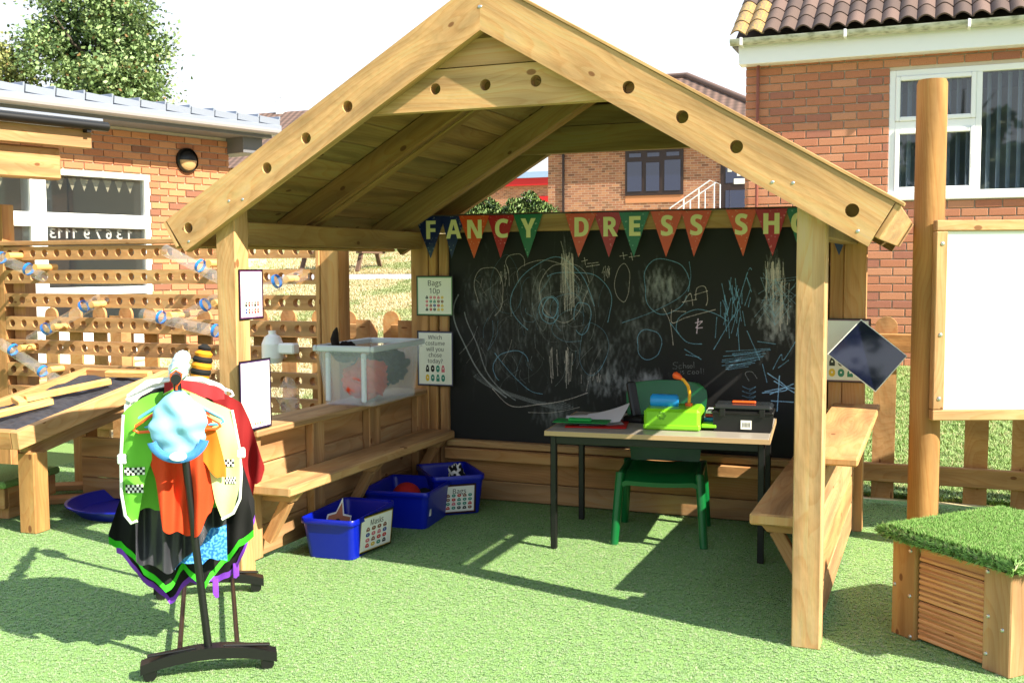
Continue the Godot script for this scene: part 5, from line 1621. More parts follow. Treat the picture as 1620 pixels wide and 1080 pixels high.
	slab("cradle", ph, Vector3(-0.055, 0, -0.05), Vector3(0.05, 0.03, 0.06), M.black, 0.008)
	beam("handset", Vector3(-0.006, 0.02, 0.0), Vector3(-0.052, 0.185, -0.035), 0.05, 0.028, M.black, ph, Vector3(0.8, 0.2, 0.5), 0.008)

# ---------------------------------------------------------------- boxes
func tote(o: Node3D, w: float, d: float, h: float, mat):
	# tapered open box with a rolled rim and hollow ribs at the corners
	var m := MB.new()
	var prof = [[0.0, 0.84], [0.92, 1.0], [1.0, 1.0]]
	var ring = func(f: float, y: float, inset: float) -> Array:
		var out = []
		var hw = w * 0.5 * f - inset
		var hd = d * 0.5 * f - inset
		var rc = 0.03
		for c in [[1, 1, 0.0], [-1, 1, PI / 2], [-1, -1, PI], [1, -1, 1.5 * PI]]:
			for k in 4:
				var an = c[2] + PI / 2 * k / 3.0
				out.append(Vector3(c[0] * (hw - rc) + cos(an) * rc, y, c[1] * (hd - rc) + sin(an) * rc))
		return out
	var rows = [ring.call(0.84, 0.0, 0.0), ring.call(0.955, h * 0.86, 0.0), ring.call(0.955, h * 0.86, -0.001), ring.call(1.0, h * 0.87, 0.0), ring.call(1.0, h, 0.0), ring.call(0.985, h, 0.006), ring.call(0.96, h * 0.9, 0.006), ring.call(0.84, 0.006, 0.006)]
	m.grid(rows, true, 1.0)
	for k in 16:
		m.flat(Vector3(0, 0, 0), rows[0][k], rows[0][(k + 1) % 16], Vector3.DOWN)
		m.flat(Vector3(0, 0.006, 0), rows[7][k], rows[7][(k + 1) % 16], Vector3.UP)
	obj("body", m.mesh(), mat, o)
func card_icons(seed_: int, cols: int, rowsn: int) -> ImageTexture:
	# print of small coloured pictures on a card
	var img := Image.create(128, 128, false, Image.FORMAT_RGB8)
	img.fill(Color(0.90, 0.90, 0.86))
	var r := RandomNumberGenerator.new()
	r.seed = seed_
	var pal = [Color(0.75, 0.16, 0.15), Color(0.10, 0.10, 0.12), Color(0.85, 0.70, 0.15), Color(0.16, 0.25, 0.55), Color(0.15, 0.50, 0.42), Color(0.50, 0.28, 0.18), Color(0.80, 0.40, 0.45)]
	for i in cols:
		for j in rowsn:
			var c = pal[r.randi() % pal.size()]
			var cw = 128.0 / cols
			var ch = 128.0 / rowsn
			for y in int(ch * 0.76):
				for x in int(cw * 0.72):
					var u = x / (cw * 0.72) * 2.0 - 1.0
					var v = y / (ch * 0.76) * 2.0 - 1.0
					var keep = u * u + v * v < 1.0 if (i + j) % 3 != 0 else abs(u) < 0.9 - 0.5 * max(0.0, -v)
					if keep and not (abs(u) < 0.25 and abs(v + 0.1) < 0.22): img.set_pixel(int(i * cw + cw * 0.14) + x, int(j * ch + ch * 0.12) + y, c)
	return ImageTexture.create_from_image(img)
# laminated card: black edge, paper, lettering and a print; local x right, y up, faces +z
func card(o: Node3D, w: float, h: float, lines: Array, size: float, print_mat, print_rect: Array, border := Color(0.03, 0.03, 0.04)):
	slab("laminate", o, Vector3(-w * 0.5, 0, 0), Vector3(w * 0.5, h, 0.002), M.blacklam)
	slab("coloured_border", o, Vector3(-w * 0.5 + 0.006, 0.006, 0.002), Vector3(w * 0.5 - 0.006, h - 0.006, 0.0024), mk(border, 0.4))
	slab("paper", o, Vector3(-w * 0.5 + 0.011, 0.011, 0.0024), Vector3(w * 0.5 - 0.011, h - 0.011, 0.0028), M.paper)
	var y = h - 0.02 - size * 0.7
	for l in lines:
		words(l, size, M.ink, o, Vector3(0, y, 0.0030), 0, "lettering", false, 0.0006)
		y -= size * 1.45
	if print_mat != null:
		var m := MB.new()
		var a = print_rect
		m.quad(Vector3(a[0], a[1], 0.0032), Vector3(a[2], a[1], 0.0032), Vector3(a[2], a[3], 0.0032), Vector3(a[0], a[3], 0.0032), Vector3(0, 0, 1), Vector2(0, 1), Vector2(1, 1), Vector2(1, 0), Vector2(0, 0))
		obj("picture_print", m.mesh(), print_mat, o)
func printed(seed_: int, c: int, r: int) -> StandardMaterial3D:
	var m = mk(Color(1, 1, 1), 0.3)
	m.albedo_texture = card_icons(seed_, c, r)
	return m
func build_boxes():
	var b1 = thing("blue_box", "blue plastic box with a Masks card, nearest the shelter opening", "box", Vector3(0.275, 0.003, 1.19), 4.0)
	tote(b1, 0.27, 0.46, 0.185, M.bluebox)
	var b2 = thing("blue_box", "blue plastic box holding a red and black cap", "box", Vector3(0.285, 0.003, 0.60), 6.0)
	tote(b2, 0.36, 0.42, 0.19, M.bluebox)
	var b3 = thing("blue_box", "blue plastic box with a Bags card by the chalkboard", "box", Vector3(0.362, 0.003, 0.275), 40.0)
	tote(b3, 0.29, 0.40, 0.21, M.bluebox)
	var lab = slab("barcode_label", b2, Vector3(-0.005, 0.06, 0.0), Vector3(0.0, 0.11, 0.02), M.paper)
	lab.position = Vector3(0.163, 0.0, 0.12)
	var c1 = thing("masks_card", "laminated Masks card on the end of a blue box", "card", Vector3(0.412, 0.012, 1.20), 90.0 + 4.0)
	c1.basis = Basis(Vector3.UP, deg_to_rad(82.0)) * Basis(Vector3(1, 0, 0), deg_to_rad(6.0))
	card(c1, 0.25, 0.175, ["Masks"], 0.026, printed(5, 4, 4), [-0.085, 0.02, 0.085, 0.12], Color(0.6, 0.5, 0.15))
	var c3 = thing("bags_card", "laminated Bags card on the end of a blue box", "card", Vector3(0.478, 0.012, 0.414), 42.0)
	c3.basis = Basis(Vector3.UP, deg_to_rad(40.0)) * Basis(Vector3(1, 0, 0), deg_to_rad(7.0))
	card(c3, 0.185, 0.16, ["Bags"], 0.026, printed(8, 5, 4), [-0.075, 0.02, 0.075, 0.11], Color(0.35, 0.1, 0.15))
	# things in the boxes
	var mk1 = thing("animal_mask", "brown paper animal mask with pointed ear in blue box", "mask", Vector3(0.26, 0.13, 1.27), 60.0)
	var mm := MB.new()
	mm.prism(PackedVector2Array([Vector2(-0.075, -0.03), Vector2(0.06, -0.03), Vector2(0.075, 0.03), Vector2(0.035, 0.045), Vector2(0.03, 0.12), Vector2(-0.005, 0.06), Vector2(-0.05, 0.055)]), -0.002, 0.0)
	obj("mask_edge", mm.mesh(), M.paper, mk1)
	var mi := MB.new()
	mi.prism(PackedVector2Array([Vector2(-0.068, -0.025), Vector2(0.055, -0.025), Vector2(0.067, 0.025), Vector2(0.028, 0.038), Vector2(0.026, 0.10), Vector2(-0.006, 0.052), Vector2(-0.045, 0.048)]), 0.0002, 0.0012)
	obj("mask_face", mi.mesh(), mk(Color(0.68, 0.42, 0.30), 0.7), mk1)
	var me := MB.new()
	me.lathe([Vector2(0, 0.001), Vector2(0.014, 0.0)], 12, Transform3D(Basis(Vector3(1, 0, 0), PI / 2), Vector3(0.0, 0.015, 0.0015)))
	obj("mask_eye", me.mesh(), M.ink, mk1)
	var cp = thing("peaked_cap", "red and black peaked cap heaped in a blue box", "cap", Vector3(0.30, 0.14, 0.66), 20.0)
	var cm := MB.new()
	var pr = []
	for k in 8: pr.append(Vector2(0.075 * cos(PI / 2 * k / 7.0), 0.07 * sin(PI / 2 * k / 7.0)))
	cm.lathe(pr, 20)
	obj("crown", cm.mesh(), cloth_mat(Color(0.62, 0.05, 0.04)), cp)
	var cv := MB.new()
	cv.prism(PackedVector2Array([Vector2(-0.07, 0.0), Vector2(0.07, 0.0), Vector2(0.085, 0.05), Vector2(0.05, 0.10), Vector2(-0.05, 0.10), Vector2(-0.085, 0.05)]), 0.0, 0.006, Transform3D(Basis(Vector3(1, 0, 0), deg_to_rad(70)), Vector3(0.02, 0.0, 0.05)))
	obj("peak", cv.mesh(), cloth_mat(Color(0.03, 0.03, 0.035)), cp)
	cloth_heap("black_costume", "crumpled black costume cloth filling the middle blue box", Vector3(0.30, 0.10, 0.55), Vector3(0.14, 0.05, 0.16), Color(0.035, 0.035, 0.04), 3)
	cloth_heap("zebra_toy", "small black and white zebra patterned soft toy in box", Vector3(0.40, 0.17, 0.27), Vector3(0.05, 0.08, 0.045), Color(0.85, 0.85, 0.83), 4, true)
	# translucent tub on the shelf with costumes showing through
	var t = thing("storage_tub", "translucent white storage tub on the side shelf full of costumes", "tub", Vector3(0.06, 0.617, 0.58), 2.0)
	tote(t, 0.335, 0.60, 0.30, M.tub)
	var rimm = mk(Color(0.86, 0.89, 0.93, 0.75), 0.3)
	rimm.transparency = BaseMaterial3D.TRANSPARENCY_ALPHA
	for q in [[-0.172, -0.304, -0.150, 0.304], [0.150, -0.304, 0.172, 0.304], [-0.1498, -0.304, 0.1498, -0.282], [-0.1498, 0.282, 0.1498, 0.304]]: slab("rim", t, Vector3(q[0], 0.272, q[1]), Vector3(q[2], 0.302, q[3]), rimm, 0.006)
	for q in [[0.10, 0.2775], [-0.10, 0.2775]]: slab("rib", t, Vector3(q[0] - 0.012, 0.02, 0.262), Vector3(q[0] + 0.012, 0.265, 0.284), rimm, 0.006)
	cloth_heap("orange_costume", "orange costume cloth inside the translucent storage tub", Vector3(0.09, 0.735, 0.69), Vector3(0.11, 0.105, 0.16), Color(0.85, 0.26, 0.06), 5)
	cloth_heap("black_wig", "black furry costume piece inside the translucent tub", Vector3(0.10, 0.78, 0.48), Vector3(0.095, 0.10, 0.16), Color(0.03, 0.03, 0.04), 6)
	cloth_heap("blue_costume", "dark teal costume cloth inside the translucent tub", Vector3(0.03, 0.74, 0.54), Vector3(0.08, 0.11, 0.16), Color(0.10, 0.13, 0.18), 7)
	cloth_heap("brown_costume", "dark brown furry costume rising over the tub rim", Vector3(0.0, 0.875, 0.74), Vector3(0.08, 0.055, 0.08), Color(0.10, 0.035, 0.02), 8)
	var ear = thing("furry_ear", "dark brown furry ear sticking up from the tub", "ear", Vector3(-0.03, 0.905, 0.78), 20.0)
	var em := MB.new()
	em.tube([Vector3(0, 0, 0), Vector3(-0.006, 0.04, 0), Vector3(0.0, 0.075, 0), Vector3(0.006, 0.098, 0)], [0.03, 0.032, 0.022, 0.006], 12, true, 0.6)
	obj("ear", em.mesh(), cloth_mat(Color(0.09, 0.03, 0.02)), ear)
func cloth_heap(called, label, at: Vector3, s: Vector3, c: Color, seed_: int, patched := false):
	var o = thing(called, label, "costume" if not patched else "toy", at)
	var fn := FastNoiseLite.new()
	fn.seed = seed_
	fn.frequency = 1.6
	var rows = []
	for i in 27:
		var row = []
		var ph = PI * i / 26.0
		for k in 44:
			var an = TAU * k / 44.0
			var d = Vector3(sin(ph) * cos(an), -cos(ph), sin(ph) * sin(an))
			var q = 0.88 + 0.34 * fn.get_noise_3dv(d * 1.1) + 0.08 * sin(d.x * 9.0 + d.y * 6.0 + seed_) + 0.05 * sin(d.z * 17.0 - d.y * 11.0)
			row.append(d * s * q)
		rows.append(row)
	var m := MB.new()
	m.grid(rows, true, 1.0)
	var mat = cloth_mat(c)
	if patched:
		mat = mk(Color(1, 1, 1), 0.9)
		mat.albedo_texture = noise_tex(0.045, 128, [[0.0, Color(0.03, 0.03, 0.03)], [0.5, Color(0.03, 0.03, 0.03)], [0.52, Color(0.88, 0.87, 0.84)], [1.0, Color(0.88, 0.87, 0.84)]], seed_, 1)
	obj("cloth" if not patched else "body", m.mesh(), mat, o)

# ---------------------------------------------------------------- bunting and posters
func build_bunting_and_posters():
	var bu = thing("bunting", "string of lettered pennants FANCY DRESS SHOP along the top beam", "bunting", Vector3(0, 0, 0.048))
	var st := MB.new()
	st.tube([Vector3(0.05, 1.59, 0.004), Vector3(0.8, 1.588, 0.004), Vector3(1.6, 1.588, 0.004), Vector3(2.46, 1.585, 0.004)], 0.003, 6)
	obj("string", st.mesh(), M.bunt_string, bu)
	var blue = bunt_mat(Color(0.06, 0.13, 0.34), 1)
	var orange = bunt_mat(Color(0.80, 0.28, 0.10), 2)
	var pink = bunt_mat(Color(0.66, 0.06, 0.13), 3)
	var teal = bunt_mat(Color(0.03, 0.40, 0.28), 4)
	var L = [["F", 0.061, 0.249, 0.153, blue], ["A", 0.225, 0.372, 0.285, blue], ["N", 0.334, 0.516, 0.420, orange], ["C", 0.501, 0.665, 0.578, pink], ["Y", 0.657, 0.825, 0.737, teal], ["D", 0.953, 1.128, 1.027, orange], ["R", 1.111, 1.276, 1.191, pink], ["E", 1.248, 1.410, 1.327, teal], ["S", 1.417, 1.588, 1.498, orange], ["S", 1.575, 1.733, 1.642, orange], ["S", 1.803, 1.956, 1.890, orange], ["H", 1.947, 2.106, 2.036, pink], ["O", 2.097, 2.235, 2.17, teal], ["P", 2.26, 2.44, 2.351, blue]]
	var i = 0
	for q in L:
		var m := MB.new()
		var zf = 0.0025 * (i % 3) + 0.006
		var top = 1.586 - 0.002 * (i % 2)
		m.prism(PackedVector2Array([Vector2(q[1], top), Vector2(q[3], 1.352), Vector2(q[2], top)]), zf, zf + 0.0012, Transform3D.IDENTITY, Vector2(4, 4))
		var p = obj("pennant", m.mesh(), q[4], bu)
		p.rotation_degrees = Vector3([1.2, 0.4, 1.8, 0.8][i % 4], 0, 0)
		p.position = Vector3(0, 0, -1.586 * sin(deg_to_rad([1.2, 0.4, 1.8, 0.8][i % 4])) + 0.004)
		words(q[0], 0.098, M.cream_letter, p, Vector3((q[1] + q[2]) * 0.5, 1.508, zf + 0.0022), 0, "letter", true, 0.0012, 0.45)
		i += 1
	# cards and posters on posts
	var c = thing("bags_poster", "laminated Bags 10p price poster on the back corner post", "poster", Vector3(0.172, 1.03, 0.045))
	card(c, 0.228, 0.225, ["Bags", "10p"], 0.030, printed(12, 5, 4), [-0.06, 0.025, 0.06, 0.115], Color(0.35, 0.55, 0.35))
	c = thing("costume_poster", "laminated poster asking which costume will you chose today", "poster", Vector3(0.172, 0.633, 0.045))
	card(c, 0.226, 0.312, ["Which", "costume", "will you", "chose", "today?"], 0.023, printed(14, 4, 2), [-0.065, 0.02, 0.065, 0.125], Color(0.35, 0.35, 0.5))
	c = thing("shop_poster", "laminated poster of figures half hidden behind the right shelter post", "poster", Vector3(2.39, 0.735, 0.045))
	card(c, 0.226, 0.312, [], 0.03, printed(14, 4, 2), [-0.085, 0.02, 0.085, 0.125], Color(0.5, 0.35, 0.4))
	c = thing("price_poster", "upper laminated poster on the inner face of left shelter post", "poster", Vector3(0.0975, 1.090, 1.667), 90.0)
	card(c, 0.170, 0.212, [], 0.03, printed(17, 5, 2), [-0.05, 0.02, 0.055, 0.08], Color(0.4, 0.2, 0.4))
	c = thing("tall_poster", "lower laminated white poster leaning on the left shelter shelf", "poster", Vector3(0.112, 0.620, 1.672), 90.0)
	card(c, 0.224, 0.300, [], 0.03, printed(18, 8, 1), [-0.07, 0.02, 0.07, 0.034], Color(0.3, 0.2, 0.4))
	# dark glossy sheet hung by its corner on the back right post
	var d = thing("glossy_sheet", "dark glossy laminated sheet hanging askew off the back post", "sheet", Vector3(2.50, 0.882, 0.20))
	var m := MB.new()
	m.prism(PackedVector2Array([Vector2(-0.178, 0.005), Vector2(0.035, -0.165), Vector2(0.172, 0.0), Vector2(-0.03, 0.165)]), -0.001, 0.001)
	var gm = mk(Color(0.07, 0.085, 0.18), 0.04)  # blue of the reflected sky is tinted into this dark albedo
	gm.metallic_specular = 1.0
	obj("sheet", m.mesh(), gm, d)
	var eg := MB.new()
	eg.prism(PackedVector2Array([Vector2(-0.184, 0.005), Vector2(0.035, -0.171), Vector2(0.178, 0.0), Vector2(-0.03, 0.171)]), -0.0022, -0.0012)
	obj("laminate_edge", eg.mesh(), M.paper, d)
	d.rotation_degrees = Vector3(-7, 12, 0)
	var pg := MB.new()
	pg.tube([Vector3(-0.10, 0.09, -0.12), Vector3(-0.08, 0.06, -0.003)], 0.003, 6)
	obj("hanging_wire", pg.mesh(), M.steel, d)
func bunt_mat(c: Color, s: int) -> StandardMaterial3D:
	var m = mk(Color(1, 1, 1), 0.28)
	var img := Image.create(128, 128, false, Image.FORMAT_RGB8)
	img.fill(c)
	var r := RandomNumberGenerator.new()
	r.seed = s
	for k in 70:
		var x = r.randi_range(2, 125)
		var y = r.randi_range(2, 125)
		var ds = r.randi_range(2, 4)
		img.fill_rect(Rect2i(x, y, ds, ds), c.lerp(Color(0.85, 0.8, 0.72), r.randf_range(0.25, 0.6)))
	m.albedo_texture = ImageTexture.create_from_image(img)
	return m

# ---------------------------------------------------------------- clothes rail
const RO := Vector3(0.627, 0, 2.687)
const RT := 37.67
func on_rail(called, label, category, zz: float, group := "") -> Node3D:
	return thing(called, label, category, RO + Basis(Vector3.UP, deg_to_rad(RT)) * Vector3(0, 0, zz), RT, group)
func interp(a: Array, x: float, k: int) -> float:
	for i in a.size() - 1:
		if x <= a[i + 1][0]:
			var t = clamp((x - a[i][0]) / max(1e-6, a[i + 1][0] - a[i][0]), 0, 1)
			return lerp(float(a[i][k]), float(a[i + 1][k]), t)
	return a[-1][k]
func fold(x: float, y: float, amp: float, fr: float, ph: float, top: float) -> float:
	var drop = clamp((top - y) / 0.25, 0.15, 1.0)
	return amp * drop * (sin(x * fr + ph + y * 3.0) + 0.45 * sin(x * fr * 2.3 + ph * 2.0 - y * 7.0)) + 0.004 * sin(y * 31.0 + x * 23.0 + ph)
func wob(x: float) -> float: return 0.007 * sin(x * 70.0) + 0.004 * sin(x * 133.0)
# hanging cloth given by columns [x, top, bottom]
func drape(cols: Array, amp: float, fr: float, ph: float, thick := 0.005, nx := 40, ny := 22, bulge := 0.0) -> ArrayMesh:
	var m := MB.new()
	var top = -10.0
	for c in cols: top = max(top, c[1])
	var x0 = cols[0][0]
	var x1 = cols[-1][0]
	var front = []
	for j in ny + 1:
		var row = []
		for i in nx + 1:
			var x = lerp(x0, x1, float(i) / nx)
			var y = lerp(interp(cols, x, 1), interp(cols, x, 2) + wob(x), float(j) / ny)
			row.append(Vector3(x, y, fold(x, y, amp, fr, ph, top) + bulge * (1.0 - pow(2.0 * i / nx - 1.0, 2.0))))
		# and back along the rear side
		for i in nx + 1:
			var p = row[nx - i]
			row.append(p - Vector3(0, 0, thick))
		front.append(row)
	m.grid(front, true, 1.0)
	for i in nx:
		for j in [0, ny]:
			var r = front[j]
			m.quad(r[i], r[i + 1], r[2 * nx - i], r[2 * nx + 1 - i], Vector3(0, 1 if j == 0 else -1, 0))
	return m.mesh()
func ribbon(pts: Array, w: float, amp: float, fr: float, ph: float, top: float) -> ArrayMesh:
	var m := MB.new()
	var a = []
	var b = []
	for i in pts.size() - 1:
		var p = Vector2(pts[i][0], pts[i][1])
		var q = Vector2(pts[i + 1][0], pts[i + 1][1])
		var n = 10
		for k in n + 1:
			var c = p.lerp(q, float(k) / n)
			c.y += wob(c.x)
			var z = fold(c.x, c.y, amp, fr, ph, top)
			a.append(Vector3(c.x, c.y - 0.002, z + 0.004)); b.append(Vector3(c.x, c.y + w, fold(c.x, c.y + w, amp, fr, ph, top) + 0.004))
	m.grid([b, a], false, 1.0)
	var a2 = []
	var b2 = []
	for i in a.size():
		a2.append(a[i] - Vector3(0, 0, 0.013)); b2.append(b[i] - Vector3(0, 0, 0.013))
	m.grid([b2, a2], false, -1.0)
	m.grid([a, a2], false, 1.0)
	return m.mesh()
func hanger(label: String, mat, zz: float, w: float, dx: float, y0: float, group := "coat hangers on the rail"):
	var h = on_rail("coat_hanger", label, "hanger", zz, group)
	var m := MB.new()
	var cx = -0.073
	m.tube([Vector3(cx - 0.016, 0.955, 0), Vector3(cx - 0.016, 0.978, 0), Vector3(cx, 0.990, 0), Vector3(cx + 0.017, 0.978, 0), Vector3(cx + 0.012, 0.955, 0), Vector3(cx, 0.940, 0), Vector3(cx, 0.92, 0)], 0.0035, 8)
	obj("hook", m.mesh(), mat, h)
	m = MB.new()
	m.tube([Vector3(cx + dx, 0.92, 0), Vector3(cx - w * 0.5, y0 + 0.045, 0), Vector3(cx - w, y0 + 0.004, 0), Vector3(cx - w - 0.006, y0 - 0.008, 0), Vector3(cx - w + 0.008, y0 - 0.016, 0), Vector3(cx, y0 - 0.012, 0), Vector3(cx + w - 0.008, y0 - 0.016, 0), Vector3(cx + w + 0.006, y0 - 0.008, 0), Vector3(cx + w, y0 + 0.004, 0), Vector3(cx + w * 0.5, y0 + 0.045, 0), Vector3(cx + dx, 0.92, 0)], 0.0048, 8, false)
	obj("shoulder_bar", m.mesh(), mat, h)
func build_rack():
	var R = on_rail("clothes_rail", "black clothes rail on castors standing on the turf", "clothes rail", 0.0)
	for z in [0.0, -0.86]:
		var m := MB.new()
		# arched foot
		var poly = PackedVector2Array()
		for k in 13:
			var s = -1.0 + 2.0 * k / 12.0
			poly.append(Vector2(s * 0.212 + 0.006, 0.092 - 0.036 * s * s))
		for k in 13:
			var s = 1.0 - 2.0 * k / 12.0
			poly.append(Vector2(s * 0.212 + 0.006, 0.055 - 0.030 * s * s))
		m.prism(poly, z - 0.028, z + 0.028)
		obj("foot", m.mesh(), M.blackrack, R)
		m = MB.new()
		for s in [-0.55, 0.55]: m.cbox(Vector3(0.15, 0.006, 0.022), 0.002, Transform3D(Basis(Vector3(0, 0, 1), -s * 0.16), Vector3(s * 0.212 + 0.006, 0.0838, z)))
		obj("foot_rib", m.mesh(), M.blackrack, R)
		for x in [-0.178, 0.188]:
			m = MB.new()
			for dz in [-0.014, 0.014]: m.tube([Vector3(x, 0.021, z + dz - 0.009), Vector3(x, 0.021, z + dz + 0.009)], 0.021, 14)
			m.tube([Vector3(x, 0.02, z), Vector3(x, 0.045, z)], 0.010, 8)
			obj("castor", m.mesh(), M.black, R)
		m = MB.new()
		m.tube([Vector3(0.004, 0.075, z), Vector3(-0.036, 0.52, z), Vector3(-0.073, 0.965, z)], 0.0125, 14)
		obj("upright", m.mesh(), M.blackrack, R)
	var tm := MB.new()
	tm.tube([Vector3(-0.073, 0.965, 0.045), Vector3(-0.073, 0.965, 0.03), Vector3(-0.073, 0.965, -0.87), Vector3(-0.073, 0.965, -0.90)], [0.016, 0.0165, 0.0165, 0.016], 14)
	obj("top_rail", tm.mesh(), M.blackrack, R)
	for x in [-0.088, 0.095]:
		var bm := MB.new()
		bm.tube([Vector3(x, 0.062, 0.0), Vector3(x, 0.062, -0.86)], 0.0085, 10)
		obj("base_bar", bm.mesh(), M.brownbar, R)
	hanger("orange coat hanger just behind the blue cap", M.orange_plastic, 0.012, 0.125, 0.0, 0.815)
	hanger("pale blue coat hanger behind the orange hanger", mk(Color(0.35, 0.68, 0.86), 0.4), -0.02, 0.135, 0.0, 0.825)
	hanger("lime coat hanger carrying the charcoal jacket", M.lime, -0.10, 0.11, 0.0, 0.85)
	hanger("white coat hanger spreading the white blouse", M.white, -0.40, 0.175, 0.0, 0.865)
	hanger("white coat hanger holding the red cape", mk(Color(0.88, 0.87, 0.85), 0.4), -0.34, 0.16, 0.0, 0.85)
	# hi-vis waistcoat: two fronts and a back
	var v = on_rail("hivis_waistcoat", "lime hi-vis waistcoat with checkered bands, its sunlit front coloured paler", "waistcoat", -0.03)
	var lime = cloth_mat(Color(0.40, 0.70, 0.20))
	var pale = cloth_mat(Color(0.76, 0.82, 0.55))  # same fabric as the lime front, sun glare painted in as a paler colour
	var whitec = cloth_mat(Color(0.88, 0.90, 0.88))
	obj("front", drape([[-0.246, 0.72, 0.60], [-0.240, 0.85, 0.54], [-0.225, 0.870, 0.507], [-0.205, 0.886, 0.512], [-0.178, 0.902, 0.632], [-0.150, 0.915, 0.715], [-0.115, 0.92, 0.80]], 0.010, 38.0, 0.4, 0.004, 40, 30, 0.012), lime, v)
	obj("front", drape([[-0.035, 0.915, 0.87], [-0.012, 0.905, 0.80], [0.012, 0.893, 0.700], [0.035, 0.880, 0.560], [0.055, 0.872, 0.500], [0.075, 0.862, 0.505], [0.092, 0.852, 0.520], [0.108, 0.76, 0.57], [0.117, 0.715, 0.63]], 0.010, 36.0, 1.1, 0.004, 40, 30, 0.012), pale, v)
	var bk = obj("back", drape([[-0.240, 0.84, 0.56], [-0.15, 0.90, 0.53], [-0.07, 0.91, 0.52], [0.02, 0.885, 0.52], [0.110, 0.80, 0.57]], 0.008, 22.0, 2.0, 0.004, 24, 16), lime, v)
	bk.position.z = -0.03
	var checks := Image.create(64, 24, false, Image.FORMAT_RGB8)
	for y in 24:
		for x in 64: checks.set_pixel(x, y, Color(0.05, 0.05, 0.06) if (x / 8 + y / 8) % 2 == 0 else Color(0.90, 0.90, 0.88))
	var chm = mk(Color(1, 1, 1), 0.7)
	chm.albedo_texture = ImageTexture.create_from_image(checks)
	for q in [[-0.238, -0.176, 0.660, 0.684, 0.4, 38.0], [-0.236, -0.182, 0.604, 0.630, 0.4, 38.0], [0.040, 0.098, 0.668, 0.692, 1.1, 36.0], [0.068, 0.102, 0.612, 0.634, 1.1, 36.0]]:
		var m := MB.new()
		var r1 = []
		var r2 = []
		for k in 9:
			var x = lerp(q[0], q[1], k / 8.0)
			var s = (x + 0.1805) / 0.0655 if q[4] < 1.0 else (x - 0.041) / 0.076
			var bz = 0.012 * (1.0 - s * s) + 0.003
			r1.append(Vector3(x, q[3], fold(x, q[3], 0.010, q[5], q[4], 0.92) + bz)); r2.append(Vector3(x, q[2], fold(x, q[2], 0.010, q[5], q[4], 0.92) + bz))
		for k in 8: m.quad(r1[k], r1[k + 1], r2[k + 1], r2[k], Vector3(0, 0, 1), Vector2(k / 8.0, 0), Vector2((k + 1) / 8.0, 0), Vector2((k + 1) / 8.0, 1), Vector2(k / 8.0, 1))
		obj("checkered_band", m.mesh(), chm, v)
	var em := MB.new()
	em.tube([Vector3(-0.236, 0.852, 0.006), Vector3(-0.247, 0.72, 0.004), Vector3(-0.249, 0.60, 0.004), Vector3(-0.240, 0.53, 0.004), Vector3(-0.222, 0.504, 0.006), Vector3(-0.204, 0.512, 0.010)], 0.005, 8)
	em.tube([Vector3(0.095, 0.852, 0.006), Vector3(0.113, 0.74, 0.004), Vector3(0.120, 0.65, 0.004), Vector3(0.113, 0.56, 0.004), Vector3(0.092, 0.516, 0.006), Vector3(0.055, 0.498, 0.010)], 0.005, 8)
	obj("piping", em.mesh(), whitec, v)
	for x in [-0.252, 0.112]: slab("side_strap", v, Vector3(x - 0.006, 0.695, -0.02), Vector3(x + 0.022, 0.726, 0.012), whitec, 0.004)
	# pale blue cap hung on the end of the rail
	var c = on_rail("sun_hat", "pale blue cloth cap hanging on the near end of the clothes rail", "cap", 0.07)
	var rows = []
	var hwid = [[-0.104, 0.030], [-0.090, 0.052], [-0.060, 0.074], [-0.015, 0.087], [0.025, 0.082], [0.060, 0.060], [0.085, 0.034], [0.100, 0.014]]
	for i in 27:
		var row = []
		var yy = lerp(-0.104, 0.100, i / 26.0)
		var hw = interp(hwid, yy, 1) * (1.0 + 0.04 * sin(i * 1.1))
		for k in 36:
			var an = TAU * k / 36.0
			var x = cos(an) * hw
			var crease = 0.006 * sin(x * 46.0 + yy * 30.0) + 0.006 * sin(x * 25.0 - yy * 62.0 + 1.0) + 0.004 * sin(x * 90.0 + yy * 55.0)
			row.append(Vector3(-0.068 + x + 0.004 * sin(yy * 70.0), 0.832 + yy, sin(an) * (0.012 + 0.36 * hw) + crease * sin(an)))
		rows.append(row)
	var cmesh := MB.new()
	cmesh.grid(rows, true, 1.0)
	obj("crown", cmesh.mesh(), cloth_mat(Color(0.52, 0.74, 0.86)), c)
	var br := []
	for i in 4:
		var row = []
		for k in 17:
			var an = lerp(PI * 1.08, PI * 1.92, k / 16.0)
			var rr = 0.072 + 0.010 * i
			row.append(Vector3(-0.069 + cos(an) * rr * 0.92, 0.800 + sin(an) * rr * 0.86, 0.040 + 0.012 * i - 0.004 * i * i))
		br.append(row)
	var bmesh := MB.new()
	bmesh.grid(br, false, 1.0)
	bmesh.grid(br, false, -1.0)
	obj("brim", bmesh.mesh(), cloth_mat(Color(0.36, 0.66, 0.89)), c)
	var pm := MB.new()
	pm.lathe([Vector2(0, 0.004), Vector2(0.022, 0.003), Vector2(0.026, 0.0)], 18, Transform3D(Basis(Vector3(1, 0, 0), PI / 2).scaled(Vector3(1, 0.55, 1)), Vector3(-0.070, 0.738, 0.068)))
	obj("badge", pm.mesh(), whitec, c)
	# orange tabard
	var o = on_rail("orange_tabard", "bright orange folded cloth tabard hanging under the pale blue cap", "tabard", -0.035)
